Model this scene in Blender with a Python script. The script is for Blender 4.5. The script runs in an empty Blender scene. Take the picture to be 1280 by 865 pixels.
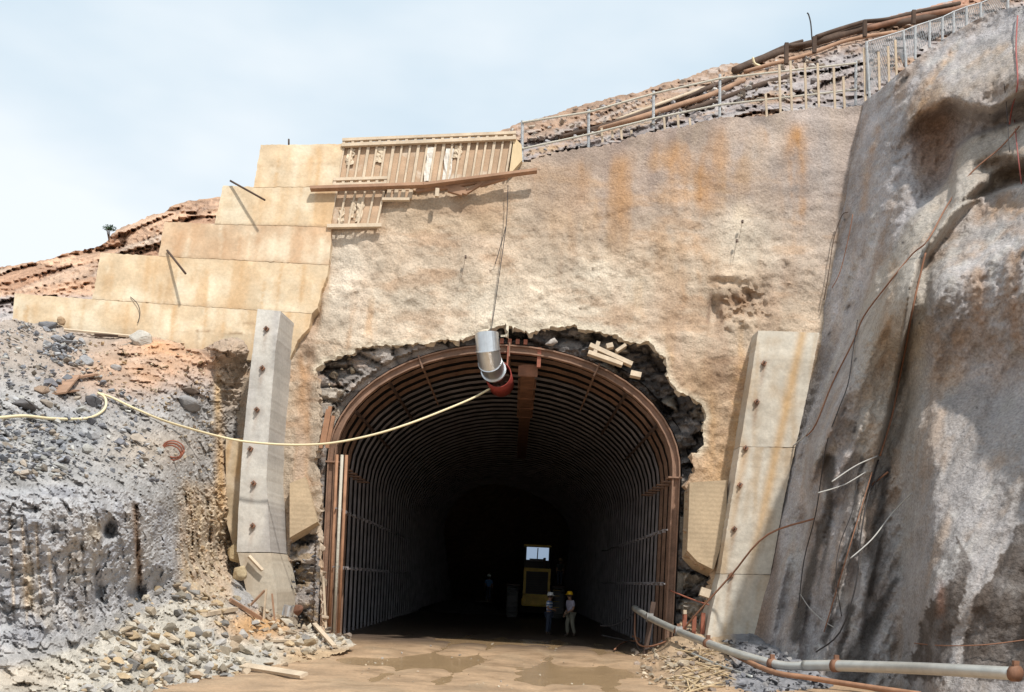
import bpy, bmesh, math, random
import numpy as np
from mathutils import Vector, noise, Matrix, geometry
R = math.radians
random.seed(7); RNG = np.random.default_rng(7)
SC = bpy.context.scene
COL = SC.collection
# ------------------------------------------------------------------ camera geometry (photo pixels -> world rays)
F = 1372.0; PX, PY = 640.0, 727.0; ROLL = 0.046; H = 2.15
CR, SR = math.cos(ROLL), math.sin(ROLL)
def rayd(x, y):
    u = (x-PX)/F; v = (PY-y)/F
    return u*CR - v*SR, u*SR + v*CR
def P(x, y, Y):
    a, b = rayd(x, y)
    return Vector((a*Y, Y, H + b*Y))
def gY(x, y, z=0.0):                       # depth at which the ray meets height z
    a, b = rayd(x, y)
    return (z-H)/b
def G(x, y, z=0.0): return P(x, y, gY(x, y, z))
def fY(x, y):                              # battered face of the portal wall
    a, b = rayd(x, y)
    k = .22 if b > .2143 else .06
    return (34.3 + (H-9.5)*k)/(1 - b*k)
FN = Vector((0, -math.cos(.2165), math.sin(.2165)))   # outward normal of that face
def FP(x, y, off=0.0): return P(x, y, fY(x, y)-off*1.03)
RN = (-.90, -.36, .25)
def rY(x, y):                              # right hand rock slope, base plane
    a, b = rayd(x, y)
    return 18.8/-(RN[0]*a + RN[1] + RN[2]*b)

def smooth(t):
    t = np.clip(t, 0, 1); return t*t*(3-2*t)
def interp(tab, x):
    xs, ys = zip(*tab); return np.interp(x, xs, ys)
class TPS:                                 # thin plate interpolation of control points
    def __init__(s, pts):
        a = np.array(pts, float); s.p = a[:, :2]/100; n = len(a)
        K = s.k(s.p, s.p) + np.eye(n)*1e-4; Q = np.c_[np.ones(n), s.p]
        A = np.r_[np.c_[K, Q], np.c_[Q.T, np.zeros((3, 3))]]
        s.w = np.linalg.solve(A, np.r_[a[:, 2], 0, 0, 0])
    def k(s, a, b):
        d = np.linalg.norm(a[:, None]-b[None], axis=2)
        return np.where(d > 0, d*d*np.log(d+1e-9), 0)
    def __call__(s, x, y):
        q = np.c_[np.atleast_1d(x), np.atleast_1d(y)]/100.0
        return s.k(q, s.p) @ s.w[:-3] + s.w[-3] + q @ s.w[-2:]

# ------------------------------------------------------------------ object helpers
def link(o): COL.objects.link(o); return o
def tag(o, label=None, cat=None, group=None, kind=None):
    if label: o['label'] = label
    if cat: o['category'] = cat
    if group: o['group'] = group
    if kind: o['kind'] = kind
    return o
def mesh_obj(name, verts, faces, mat, parent=None, col=None, smoothed=False):
    me = bpy.data.meshes.new(name)
    me.from_pydata([tuple(v) for v in verts], [], [tuple(f) for f in faces])
    if col is not None: set_col(me, col)
    if smoothed: me.shade_smooth()
    me.update()
    if mat: me.materials.append(mat)
    o = link(bpy.data.objects.new(name, me))
    if parent: o.parent = parent
    return o
def set_col(me, col):
    at = me.color_attributes.new('col', 'FLOAT_COLOR', 'POINT')
    c = np.ones((len(me.vertices), 4), np.float32); c[:, :3] = np.asarray(col)[:, :3]
    at.data.foreach_set('color', c.ravel())
def empty(name, loc, label, cat, group=None):
    o = link(bpy.data.objects.new(name, None)); o.location = loc; o.empty_display_size = .2
    return tag(o, label, cat, group)
def adopt(o, root):                        # child whose mesh is in world coordinates
    o.parent = root; o.matrix_parent_inverse = Matrix.Translation(root.location).inverted(); return o
class MB:
    def __init__(s): s.v = []; s.f = []
    def box(s, A, B, w, t, n=(0, -1, 0)):   # beam from A to B, w across, t along n
        A, B, n = Vector(A), Vector(B), Vector(n)
        d = (B-A).normalized(); sd = d.cross(n)
        if sd.length < 1e-4: sd = d.cross(Vector((1, 0, 0)))
        sd.normalize(); n = sd.cross(d).normalized(); i = len(s.v)
        for p in (A, B):
            for a, b in ((-1, -1), (1, -1), (1, 1), (-1, 1)): s.v.append(p + sd*(a*w/2) + n*(b*t/2))
        s.f += [(i, i+3, i+2, i+1), (i+4, i+5, i+6, i+7)] + [(i+k, i+(k+1) % 4, i+4+(k+1) % 4, i+4+k) for k in range(4)]
        return s
    def cube(s, c, sx, sy, sz, M=None):
        i = len(s.v); c = Vector(c)
        for z in (-1, 1):
            for a, b in ((-1, -1), (1, -1), (1, 1), (-1, 1)):
                p = Vector((a*sx/2, b*sy/2, z*sz/2)); s.v.append(c + (M @ p if M else p))
        s.f += [(i+3, i+2, i+1, i), (i+4, i+5, i+6, i+7)] + [(i+k, i+(k+1) % 4, i+4+(k+1) % 4, i+4+k) for k in range(4)]
        return s
    def tube(s, pts, r, n=7, caps=True):
        pts = [Vector(p) for p in pts]; rs = r if isinstance(r, (list, tuple)) else [r]*len(pts)
        i0 = len(s.v); ref = None
        for k, p in enumerate(pts):
            d = (pts[min(k+1, len(pts)-1)] - pts[max(k-1, 0)]).normalized()
            if ref is None: ref = d.cross(Vector((0, 0, 1)) if abs(d.z) < .9 else Vector((1, 0, 0)))
            a = (ref - d*ref.dot(d)).normalized(); b = d.cross(a); ref = a
            for q in range(n):
                t = 2*math.pi*q/n; s.v.append(p + a*(rs[k]*math.cos(t)) + b*(rs[k]*math.sin(t)))
        for k in range(len(pts)-1):
            for q in range(n):
                q2 = (q+1) % n; s.f.append((i0+k*n+q, i0+k*n+q2, i0+(k+1)*n+q2, i0+(k+1)*n+q))
        if caps:
            s.f.append(tuple(i0+q for q in range(n-1, -1, -1))); s.f.append(tuple(i0+(len(pts)-1)*n+q for q in range(n)))
        return s
    def prism(s, front, depth, n):           # polygon front (world), pushed back along -n
        n = Vector(n); m = len(front); i = len(s.v)
        s.v += [Vector(p) for p in front] + [Vector(p)-n*depth for p in front]
        s.f.append(tuple(i+m-1-k for k in range(m))); s.f.append(tuple(i+m+k for k in range(m)))
        for k in range(m):
            q = (k+1) % m; s.f.append((i+k, i+q, i+m+q, i+m+k))
        return s
    def lathe(s, c, prof, n=20, M=None):
        i0 = len(s.v); c = Vector(c)
        for r, z in prof:
            for q in range(n):
                t = 2*math.pi*q/n; p = Vector((r*math.cos(t), r*math.sin(t), z)); s.v.append(c + (M @ p if M else p))
        for k in range(len(prof)-1):
            for q in range(n):
                q2 = (q+1) % n; s.f.append((i0+k*n+q, i0+k*n+q2, i0+(k+1)*n+q2, i0+(k+1)*n+q))
        return s
    def build(s, name, mat, parent=None, smoothed=False, world=True):
        o = mesh_obj(name, s.v, s.f, mat, None, None, smoothed)
        if parent:
            if world: adopt(o, parent)
            else: o.parent = parent
        return o
def curve_pts(pts, sub=6):                 # Catmull-Rom
    pts = [Vector(p) for p in pts]; out = []
    for i in range(len(pts)-1):
        a = pts[max(i-1, 0)]; b = pts[i]; c = pts[i+1]; d = pts[min(i+2, len(pts)-1)]
        for k in range(sub):
            t = k/sub; out.append(.5*((2*b)+(c-a)*t+(2*a-5*b+4*c-d)*t*t+(3*b-a-3*c+d)*t**3))
    return out + [pts[-1]]

# ------------------------------------------------------------------ materials
def mat(name, base=(.5, .5, .5), rough=.9, attr=False, var=.25, vscale=1.2, bumps=((8, .03),), metal=0., stretch=(1, 1, 1), spots=None, spec=.3, grain=0, tint=None):
    m = bpy.data.materials.new(name); m.use_nodes = True; nt = m.node_tree; N = nt.nodes; L = nt.links
    b = N['Principled BSDF']; b.inputs['Roughness'].default_value = rough; b.inputs['Metallic'].default_value = metal
    b.inputs['Specular IOR Level'].default_value = spec
    tc = N.new('ShaderNodeNewGeometry') if attr or stretch == 'world' else N.new('ShaderNodeTexCoord')
    mp = N.new('ShaderNodeMapping'); L.new(tc.outputs['Position' if attr or stretch == 'world' else 'Object'], mp.inputs['Vector'])
    if stretch not in ('world',): mp.inputs['Scale'].default_value = stretch
    if attr:
        c = N.new('ShaderNodeAttribute'); c.attribute_name = 'col'; src = c.outputs['Color']
    else:
        c = N.new('ShaderNodeRGB'); c.outputs[0].default_value = (*base, 1); src = c.outputs[0]
    def nz(scale, detail=6, vec=None):
        n = N.new('ShaderNodeTexNoise'); n.inputs['Scale'].default_value = scale; n.inputs['Detail'].default_value = detail
        n.inputs['Roughness'].default_value = .62; L.new(vec or mp.outputs[0], n.inputs['Vector']); return n
    def mul(src, fac_out, lo, hi, a=.3, z=.7):
        r = N.new('ShaderNodeMapRange'); r.inputs[1].default_value = a; r.inputs[2].default_value = z
        r.inputs[3].default_value = lo; r.inputs[4].default_value = hi; L.new(fac_out, r.inputs[0])
        v = N.new('ShaderNodeVectorMath'); v.operation = 'SCALE'; L.new(src, v.inputs[0]); L.new(r.outputs[0], v.inputs[3])
        return v.outputs[0]
    src = mul(src, nz(vscale).outputs[0], 1-var, 1+var)
    if grain: src = mul(src, nz(vscale*14, 4).outputs[0], 1-grain, 1+grain)
    if tint:                                # patches of a second colour: (colour, scale, threshold)
        n = nz(tint[1]); r = N.new('ShaderNodeMapRange'); r.inputs[1].default_value = tint[2]; r.inputs[2].default_value = tint[2]+.12
        L.new(n.outputs[0], r.inputs[0]); mx = N.new('ShaderNodeMix'); mx.data_type = 'RGBA'
        L.new(r.outputs[0], mx.inputs[0]); L.new(src, mx.inputs[6]); mx.inputs[7].default_value = (*tint[0], 1); src = mx.outputs[2]
    L.new(src, b.inputs['Base Color'])
    prev = None
    for sc, st in bumps:
        n = nz(sc, 8); bp = N.new('ShaderNodeBump'); bp.inputs['Strength'].default_value = 1.0; bp.inputs['Distance'].default_value = st
        L.new(n.outputs[0], bp.inputs['Height'])
        if prev: L.new(prev, bp.inputs['Normal'])
        prev = bp.outputs[0]
    if prev: L.new(prev, b.inputs['Normal'])
    return m
M = {}
M['shotcrete'] = mat('shotcrete', attr=True, var=.16, vscale=1.2, grain=.22, bumps=((2.2, .07), (10, .05)), rough=.95)
M['slope'] = mat('slope_shotcrete', attr=True, var=.16, vscale=1.1, grain=.3, bumps=((2.4, .09), (10, .07)), rough=.92)
M['rock'] = mat('rock', attr=True, var=.25, vscale=2.0, grain=.22, bumps=((3, .1), (14, .04)), rough=.9)
M['earth'] = mat('earth', attr=True, var=.2, vscale=2.0, grain=.16, bumps=((7, .016), (28, .012)), rough=.95)
M['mud'] = mat('mud', attr=True, var=.25, vscale=.9, grain=.2, bumps=((2.5, .05), (16, .03)), rough=.42, spec=.6)
M['concrete'] = mat('cast_concrete', (.58, .45, .28), var=.22, vscale=.35, grain=.08, bumps=((3, .01), (30, .003)), stretch=(2.2, 1, .45), tint=((.60, .50, .33), 1.3, .56))
M['concrete_b'] = mat('cast_concrete_ochre', (.55, .40, .24), var=.22, vscale=.35, grain=.08, bumps=((3, .01), (30, .003)), stretch=(2.4, 1, .4), tint=((.58, .47, .31), 1.1, .57))
M['grey_concrete'] = mat('grey_concrete', (.50, .47, .41), var=.22, vscale=.9, grain=.1, bumps=((3, .015), (26, .006)), stretch=(2.5, 2, .3), tint=((.34, .32, .30), 1.4, .56))
M['pale_concrete'] = mat('pale_concrete', (.55, .49, .39), var=.16, vscale=.8, grain=.1, bumps=((3, .012), (26, .006)), stretch=(2.5, 2, .3), tint=((.48, .31, .15), 1.2, .60))
M['rust'] = mat('rusty_steel', (.20, .10, .06), rough=.75, var=.35, vscale=3, bumps=((20, .004),), spec=.4)
M['dark_rust'] = mat('dark_rusty_steel', (.10, .065, .05), rough=.7, var=.35, vscale=3, bumps=((20, .004),), spec=.4)
M['red_rust'] = mat('red_oxide_steel', (.30, .11, .07), rough=.7, var=.3, vscale=4, bumps=((20, .004),))
M['orange_steel'] = mat('weathered_orange_steel', (.32, .17, .10), rough=.75, var=.25, vscale=3, bumps=((20, .004),))
M['wood'] = mat('new_timber', (.53, .43, .32), rough=.85, var=.2, vscale=2, grain=.1, bumps=((20, .006),), stretch=(1, 1, 1))
M['plank'] = mat('weathered_plank', (.33, .20, .13), rough=.85, var=.25, vscale=2, bumps=((20, .006),))
M['board'] = mat('formwork_board', (.44, .31, .21), rough=.85, var=.2, vscale=1.4, grain=.1, bumps=((14, .006),), tint=((.62, .55, .46), .9, .6))
M['dark_wood'] = mat('dark_timber', (.09, .06, .045), rough=.9, var=.3, vscale=2, bumps=((14, .01),))
M['galv'] = mat('galvanised_steel', (.62, .64, .66), rough=.36, metal=.85, var=.1, vscale=5, bumps=((3, .006),), spec=.5)
M['galv_pipe'] = mat('grey_metal_pipe', (.50, .50, .47), rough=.42, metal=.5, var=.14, vscale=3, bumps=((6, .004),), spec=.5)
M['post'] = mat('fence_paint', (.42, .43, .44), rough=.5, var=.1, metal=.3)
M['rail'] = mat('fence_timber_paint', (.50, .47, .40), rough=.8, var=.1)
M['red_paint'] = mat('red_fan_paint', (.28, .05, .04), rough=.55, var=.2)
M['hose'] = mat('pale_rubber_hose', (.72, .62, .40), rough=.6, var=.08, bumps=())
M['black_rubber'] = mat('black_rubber', (.20, .195, .19), rough=.7, var=.2)
M['cable'] = mat('dark_cable', (.05, .045, .045), rough=.6, var=.2, bumps=())
M['red_rope'] = mat('red_hose', (.32, .10, .09), rough=.7, var=.2, bumps=())
M['brown_rope'] = mat('brown_hose', (.26, .13, .08), rough=.8, var=.2, bumps=())
M['pale_wire'] = mat('pale_wire', (.40, .39, .37), rough=.5, var=.1, bumps=())
M['yellow'] = mat('yellow_paint', (.74, .49, .10), rough=.5, var=.25, vscale=2, bumps=())
M['grille'] = mat('dark_grille', (.05, .045, .04), rough=.6, bumps=())
M['glass'] = mat('reflective_glass', (.34, .40, .50), rough=.05, metal=1., var=.0, bumps=(), spec=.5)
M['skin'] = mat('skin', (.30, .17, .11), rough=.6, var=.05, bumps=())
M['denim'] = mat('dark_blue_trousers', (.045, .055, .085), rough=.9, var=.15, bumps=())
M['khaki'] = mat('grey_green_trousers', (.20, .19, .15), rough=.9, var=.15, bumps=())
M['shirt_blue'] = mat('blue_shirt', (.10, .22, .45), rough=.9, var=.1, bumps=())
M['shirt_check'] = mat('checked_shirt', (.42, .40, .50), rough=.9, var=.2, vscale=20, bumps=())
M['dark_cloth'] = mat('dark_jacket', (.04, .05, .045), rough=.9, var=.15, bumps=())
M['boot'] = mat('boot_leather', (.06, .045, .035), rough=.7, bumps=())
M['white_hat'] = mat('white_hard_hat', (.80, .80, .78), rough=.3, var=.02, bumps=())
M['yellow_hat'] = mat('yellow_hard_hat', (.85, .50, .02), rough=.3, var=.02, bumps=())
M['tan_hat'] = mat('tan_cap', (.35, .20, .10), rough=.7, bumps=())
M['hair'] = mat('dark_hair', (.03, .022, .018), rough=.8, bumps=())
M['leaf'] = mat('shrub_leaf', (.05, .10, .055), rough=.7, var=.35, vscale=6, bumps=())
def striped(name, a, b, freq):
    m = bpy.data.materials.new(name); m.use_nodes = True; N = m.node_tree.nodes; L = m.node_tree.links
    tc = N.new('ShaderNodeTexCoord'); w = N.new('ShaderNodeTexWave'); w.wave_type = 'BANDS'; w.bands_direction = 'Z'
    w.inputs['Scale'].default_value = freq; L.new(tc.outputs['Object'], w.inputs['Vector'])
    r = N.new('ShaderNodeValToRGB'); r.color_ramp.interpolation = 'CONSTANT'; r.color_ramp.elements[0].color = (*a, 1)
    r.color_ramp.elements[1].position = .5; r.color_ramp.elements[1].color = (*b, 1); L.new(w.outputs[0], r.inputs[0])
    L.new(r.outputs[0], N['Principled BSDF'].inputs['Base Color']); N['Principled BSDF'].inputs['Roughness'].default_value = .9; return m
M['shirt_stripe'] = striped('striped_shirt', (.72, .74, .80), (.10, .18, .38), 2.6)
def stained_steel(): pass

# ------------------------------------------------------------------ irregular sheets traced in picture pixels, standing at real depth
def resample(poly, step, jag=0.0, seed=0):
    out = []; r = random.Random(seed); n = len(poly)
    for i in range(n):
        a, b = np.array(poly[i], float), np.array(poly[(i+1) % n], float)
        k = max(1, int(np.linalg.norm(b-a)/step))
        for q in range(k):
            p = a + (b-a)*q/k
            if jag and q: p = p + np.array((r.gauss(0, jag), r.gauss(0, jag)))
            out.append(p)
    return np.array(out)
def inside(poly, x, y):
    res = np.zeros(len(x), bool); n = len(poly)
    for i in range(n):
        x1, y1 = poly[i]; x2, y2 = poly[(i+1) % n]
        if y1 == y2: continue
        c = ((y1 > y) != (y2 > y)) & (x < (x2-x1)*(y-y1)/(y2-y1)+x1); res ^= c
    return res
def grid_mesh(poly, step, holes=(), jag=0.0, seed=0):
    rings = [resample(poly, step, jag, seed)] + [resample(h, step, jag, seed+1+i) for i, h in enumerate(holes)]
    lo, hi = rings[0].min(0), rings[0].max(0)
    gx, gy = np.meshgrid(np.arange(lo[0], hi[0], step), np.arange(lo[1], hi[1], step*.87))
    gx = gx + (np.arange(gx.shape[0])[:, None] % 2)*step*.5
    rg = np.random.default_rng(seed)
    x = (gx + rg.uniform(-.22, .22, gx.shape)*step).ravel(); y = (gy + rg.uniform(-.22, .22, gy.shape)*step).ravel()
    k = inside(rings[0], x, y)
    for h in rings[1:]: k &= ~inside(h, x, y)
    pts = list(zip(x[k], y[k])); edges = []; V = []
    for r in rings:
        s = len(V); V += [tuple(p) for p in r]; edges += [(s+i, s+(i+1) % len(r)) for i in range(len(r))]
    V += pts
    vo, eo, fo, *_ = geometry.delaunay_2d_cdt([Vector(v) for v in V], edges, [], 0, 1e-4)
    v = np.array([tuple(p) for p in vo]); f = np.array(fo)
    c = v[f].mean(1); k = inside(rings[0], c[:, 0], c[:, 1])
    for h in rings[1:]: k &= ~inside(h, c[:, 0], c[:, 1])
    return v, f[k]
def world_pts(v, Y):
    u = (v[:, 0]-PX)/F; w = (PY-v[:, 1])/F
    return np.c_[(u*CR-w*SR)*Y, Y, H+(u*SR+w*CR)*Y]
def fbm(p, sc, oct=4, off=0):
    return np.array([noise.fractal(Vector((a*sc+off, b*sc+off*1.3, c*sc)), .8, 2.0, oct) for a, b, c in p])
def blocks(p, sc, stretch=(1, 1, 1), off=0):       # fractured blocks: random step per cell and a crack depth
    s = np.empty(len(p)); e = np.empty(len(p))
    for i, (a, b, c) in enumerate(p):
        d, q = noise.voronoi(Vector((a*sc*stretch[0]+off, b*sc*stretch[1], c*sc*stretch[2])))
        h = math.sin(q[0].x*12.9898+q[0].y*78.233+q[0].z*37.719)*43758.5453
        s[i] = h-math.floor(h); e[i] = d[1]-d[0]
    return s, e
def facets(p, sc, stretch=(1, 1, 1), off=0, k=1.0):   # tilted facet per cell: angular broken rock
    s = np.empty(len(p)); e = np.empty(len(p)); t = np.empty(len(p))
    for i, (a, b, c) in enumerate(p):
        v = Vector((a*sc*stretch[0]+off, b*sc*stretch[1], c*sc*stretch[2])); d, q = noise.voronoi(v); g = q[0]
        h = math.sin(g.x*12.9898+g.y*78.233+g.z*37.719)*43758.5453; h -= math.floor(h)
        h2 = math.sin(g.x*39.346+g.y*11.135+g.z*83.155)*24634.6345; h2 -= math.floor(h2)
        h3 = math.sin(g.x*73.156+g.y*52.235+g.z*9.151)*13758.5453; h3 -= math.floor(h3)
        s[i] = h; e[i] = d[1]-d[0]; t[i] = (h-.5) + k*((h2-.5)*2.4*(v.x-g.x) + (h3-.5)*2.4*(v.z-g.z))
    return s, e, t
def mixc(c, col, w):
    w = np.clip(w, 0, 1)[:, None]; return c*(1-w) + np.asarray(col)*w
def blob(v, x, y, rx, ry, p=1.0):
    return np.exp(-(((v[:, 0]-x)/rx)**2 + ((v[:, 1]-y)/ry)**2)**p)
def seg_dist(v, pl):
    best = np.full(len(v), 1e9); tt = np.zeros(len(v))
    for i in range(len(pl)-1):
        a = np.array(pl[i], float); b = np.array(pl[i+1], float); d = b-a
        t = np.clip(((v-a) @ d)/(d @ d), 0, 1); q = np.linalg.norm(v-(a+t[:, None]*d), axis=1)
        k = q < best; best[k] = q[k]; tt[k] = (i+t[k])/(len(pl)-1)
    return best, tt

# ------------------------------------------------------------------ portal wall (shotcrete)
OPEN = [(404, 822), (402, 690), (398, 655), (403, 620), (392, 575), (402, 540), (399, 505), (394, 462), (405, 452), (418, 451), (421, 445), (440, 443), (444, 436), (468, 433), (482, 430), (500, 432), (522, 428), (530, 431), (548, 425), (575, 424), (592, 419), (632, 404), (634, 421), (636, 407), (648, 411), (661, 417), (676, 412), (692, 408), (706, 409), (718, 405), (722, 411), (741, 413), (758, 417), (772, 418), (780, 426), (800, 430), (811, 426), (820, 438), (830, 446), (836, 474), (846, 488), (858, 494), (868, 499), (878, 506), (883, 521), (878, 534), (880, 556), (872, 566), (864, 566), (868, 590), (858, 604), (860, 640), (857, 690), (868, 704), (888, 712), (884, 822)]
WALL = [(262, 430), (360, 412), (398, 372), (410, 330), (410, 283), (420, 215), (428, 178), (646, 172), (650, 203), (680, 196), (700, 189), (735, 184), (770, 179), (800, 168), (840, 160), (862, 157), (880, 151), (905, 147), (940, 146), (965, 144), (985, 139), (1010, 135), (1030, 133), (1048, 136), (1070, 132), (1110, 128), (1100, 420), (1060, 640), (990, 830)] + OPEN[::-1] + [(398, 665), (372, 668), (362, 678), (352, 760), (330, 790), (255, 790)]
WALL_F = WALL
def wall():
    v, f = grid_mesh(WALL_F, 3.0, jag=1.0, seed=3)
    Y = np.array([fY(a, b) for a, b in v]); p = world_pts(v, Y); x, y = v[:, 0], v[:, 1]
    n1 = fbm(p, .22, 4); n2 = fbm(p, .9, 4, 7); n3 = fbm(p, 3.0, 3, 3)
    d = .19*n1 + .055*n2 + .05*n3 + .028*fbm(p, 8.0, 3, 51)
    d *= .35 + .65*smooth((y-200)/120)
    d += .35*blob(v, 930, 380, 26, 26)*n3 - .5*blob(v, 892, 385, 9, 22)         # scars by the right column
    d -= .25*blob(v, 935, 372, 22, 14) + .2*blob(v, 905, 352, 16, 5)
    d -= .3*blob(v, 392, 385, 9, 26, 2)
    d -= .15*np.exp(-((x-385)/9)**2)*smooth((y-430)/30)
    p = world_pts(v, Y-d)
    # round the top lip backwards
    n4 = fbm(p*np.array((2.2, 1, .35)), .55, 5, 11); n5 = fbm(p*np.array((1.6, 1, .16)), .7, 4, 21)
    n6 = fbm(p*np.array((.45, 1, 1.7)), 1.1, 5, 41)
    c = np.tile(np.array((.47, .375, .285)), (len(v), 1))
    c = mixc(c, (.30, .235, .205), smooth((345-y)/130)*smooth((x-620)/120)*(.85+.35*n4))
    c = mixc(c, (.60, .525, .425), smooth((y-300)/90)*smooth((445-y)/20)*(.55+.5*n1+.25*n4)*smooth((900-x)/150))
    c = mixc(c, (.40, .25, .13), .9*smooth((y-425)/50)*smooth((x-830)/20)*(.65+.5*n4))
    c = mixc(c, (.44, .36, .28), .8*smooth((430-x)/20)*smooth((y-280)/30))
    c = mixc(c, (.52, .33, .17), .55*smooth(n4*1.3-.1)*smooth((y-240)/60))
    c = mixc(c, (.34, .29, .26), .7*smooth((x-930)/60)*smooth((420-y)/100)*(.7+.5*n4))
    c = mixc(c, (.40, .28, .20), .6*smooth(n5*1.5-.25)*smooth((y-200)/60))
    c = mixc(c, (.33, .225, .15), .75*smooth(n6*1.8-.15)*smooth((y-180)/60))
    c = mixc(c, (.38, .22, .12), .5*smooth(n4*1.8-.2)*smooth((y-330)/40)*smooth((640-x)/200))
    rs = np.random.default_rng(77)
    for k in range(46):
        sx, sw, y0 = rs.uniform(420, 1060), rs.uniform(4, 16), rs.uniform(140, 330); w = np.exp(-((x-sx-n5*12)/sw)**2)*smooth((y-y0)/30)*smooth((y0+rs.uniform(60, 170)-y)/60)*rs.uniform(.15, .5)*np.clip(.6+n4*1.4, 0, 1)
        c = mixc(c, ((.36, .24, .15), (.30, .22, .17), (.50, .42, .33))[k % 3], w)
    c = mixc(c, (.40, .30, .20), .7*smooth((x-410)/30)*smooth((660-x)/60)*smooth((296+6*n5-y)/10)*(.7+.4*n4)); c = mixc(c, (.58, .52, .44), .55*smooth((x-406)/10)*smooth((470-x)/40)*smooth((y-284)/6)*smooth((420-y)/60))
    c = mixc(c, (.24, .165, .115), .75*blob(v, 835, 330, 24, 60)*(.6+.7*n4)); c = mixc(c, (.27, .20, .16), .6*blob(v, 760, 215, 60, 30)*(.6+.6*n4)); c = mixc(c, (.36, .33, .32), .8*blob(v, 1025, 215, 28, 70)*(.7+.4*n4)); c = mixc(c, (.36, .325, .30), .7*blob(v, 945, 190, 26, 40))
    c = mixc(c, (.13, .085, .06), .9*np.exp(-((x-392)/5)**2)*smooth((y-362)/10)*smooth((402-y)/8))
    c = mixc(c, (.20, .13, .09), .8*(np.exp(-((x-885-.12*(400-y))/2.5)**2)+np.exp(-((x-902)/2)**2))*smooth((y-362)/8)*smooth((410-y)/8))
    c = c*(1.04+.2*n6+.2*n2)[:, None]
    wob = n5*13+n2*6
    for sx, sw, y0, y1, st in ((745, 26, 185, 330, .4), (835, 30, 165, 360, .42), (690, 22, 195, 330, .35), (948, 24, 145, 260, .35), (868, 15, 160, 400, .95), (993, 12, 145, 300, .95), (905, 18, 148, 260, .75), (958, 5, 150, 175, .7), (1046, 5, 148, 165, .7), (720, 9, 190, 250, .5), (775, 16, 185, 300, .55), (660, 10, 200, 250, .5), (498, 5, 262, 345, .75), (481, 4, 262, 320, .5), (514, 4, 270, 300, .4), (640, 9, 240, 300, .4), (835, 22, 170, 340, .6), (700, 10, 255, 330, .4), (376, 4, 470, 560, .6), (368, 4, 430, 520, .7), (600, 14, 250, 300, .4), (742, 7, 200, 330, .35), (815, 8, 190, 320, .4), (930, 10, 170, 330, .35)):
        w = np.exp(-((x-sx-wob)/(sw*1.3))**2)*smooth((y-y0)/25)*smooth((y1+30-y)/70)*st*(.8+.4*n4)
        c = mixc(c, (.37, .205, .095) if st > .45 else (.36, .245, .15), np.clip(w*1.15, 0, 1)*np.clip(.62+n4*.8+n5*.9+n2*.8, 0, 1))
    for bx, by, rx, ry, st in ((745, 345, 60, 25, .7), (930, 285, 45, 28, .55), (940, 320, 40, 18, .5), (470, 330, 40, 40, .5), (560, 380, 70, 26, .5), (440, 300, 20, 24, .4), (845, 310, 20, 30, .4), (690, 390, 60, 20, .4)):
        c = mixc(c, (.66, .60, .50), blob(v, bx, by, rx, ry)*st*(.7+.7*n4))
    for bx, by, rx, ry, st in ((925, 378, 22, 20, .8), (393, 382, 6, 22, .9), (790, 384, 6, 6, .6), (900, 470, 30, 25, .4), (590, 262, 50, 8, .5), (470, 345, 8, 6, .5)):
        c = mixc(c, (.25, .15, .09), blob(v, bx, by, rx, ry)*st*(.7+.8*np.abs(n2)))
    c = mixc(c, (.64, .57, .45), .75*np.clip(1-seg_dist(v, OPEN[7:48])[0]/9, 0, 1))
    o = mesh_obj('shotcrete_wall', p, f, M['shotcrete'], col=np.clip(c, .03, .8), smoothed=True)
    s = o.modifiers.new('thick', 'SOLIDIFY'); s.thickness = .22; e = o.modifiers.new('edge', 'EDGE_SPLIT'); e.split_angle = R(48); s.offset = 1 if FN.dot(Vector(o.data.polygons[0].normal)) < 0 else -1
    tag(o, 'tall tan and orange stained sprayed concrete wall around the tunnel mouth', 'wall')
wall()

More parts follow.
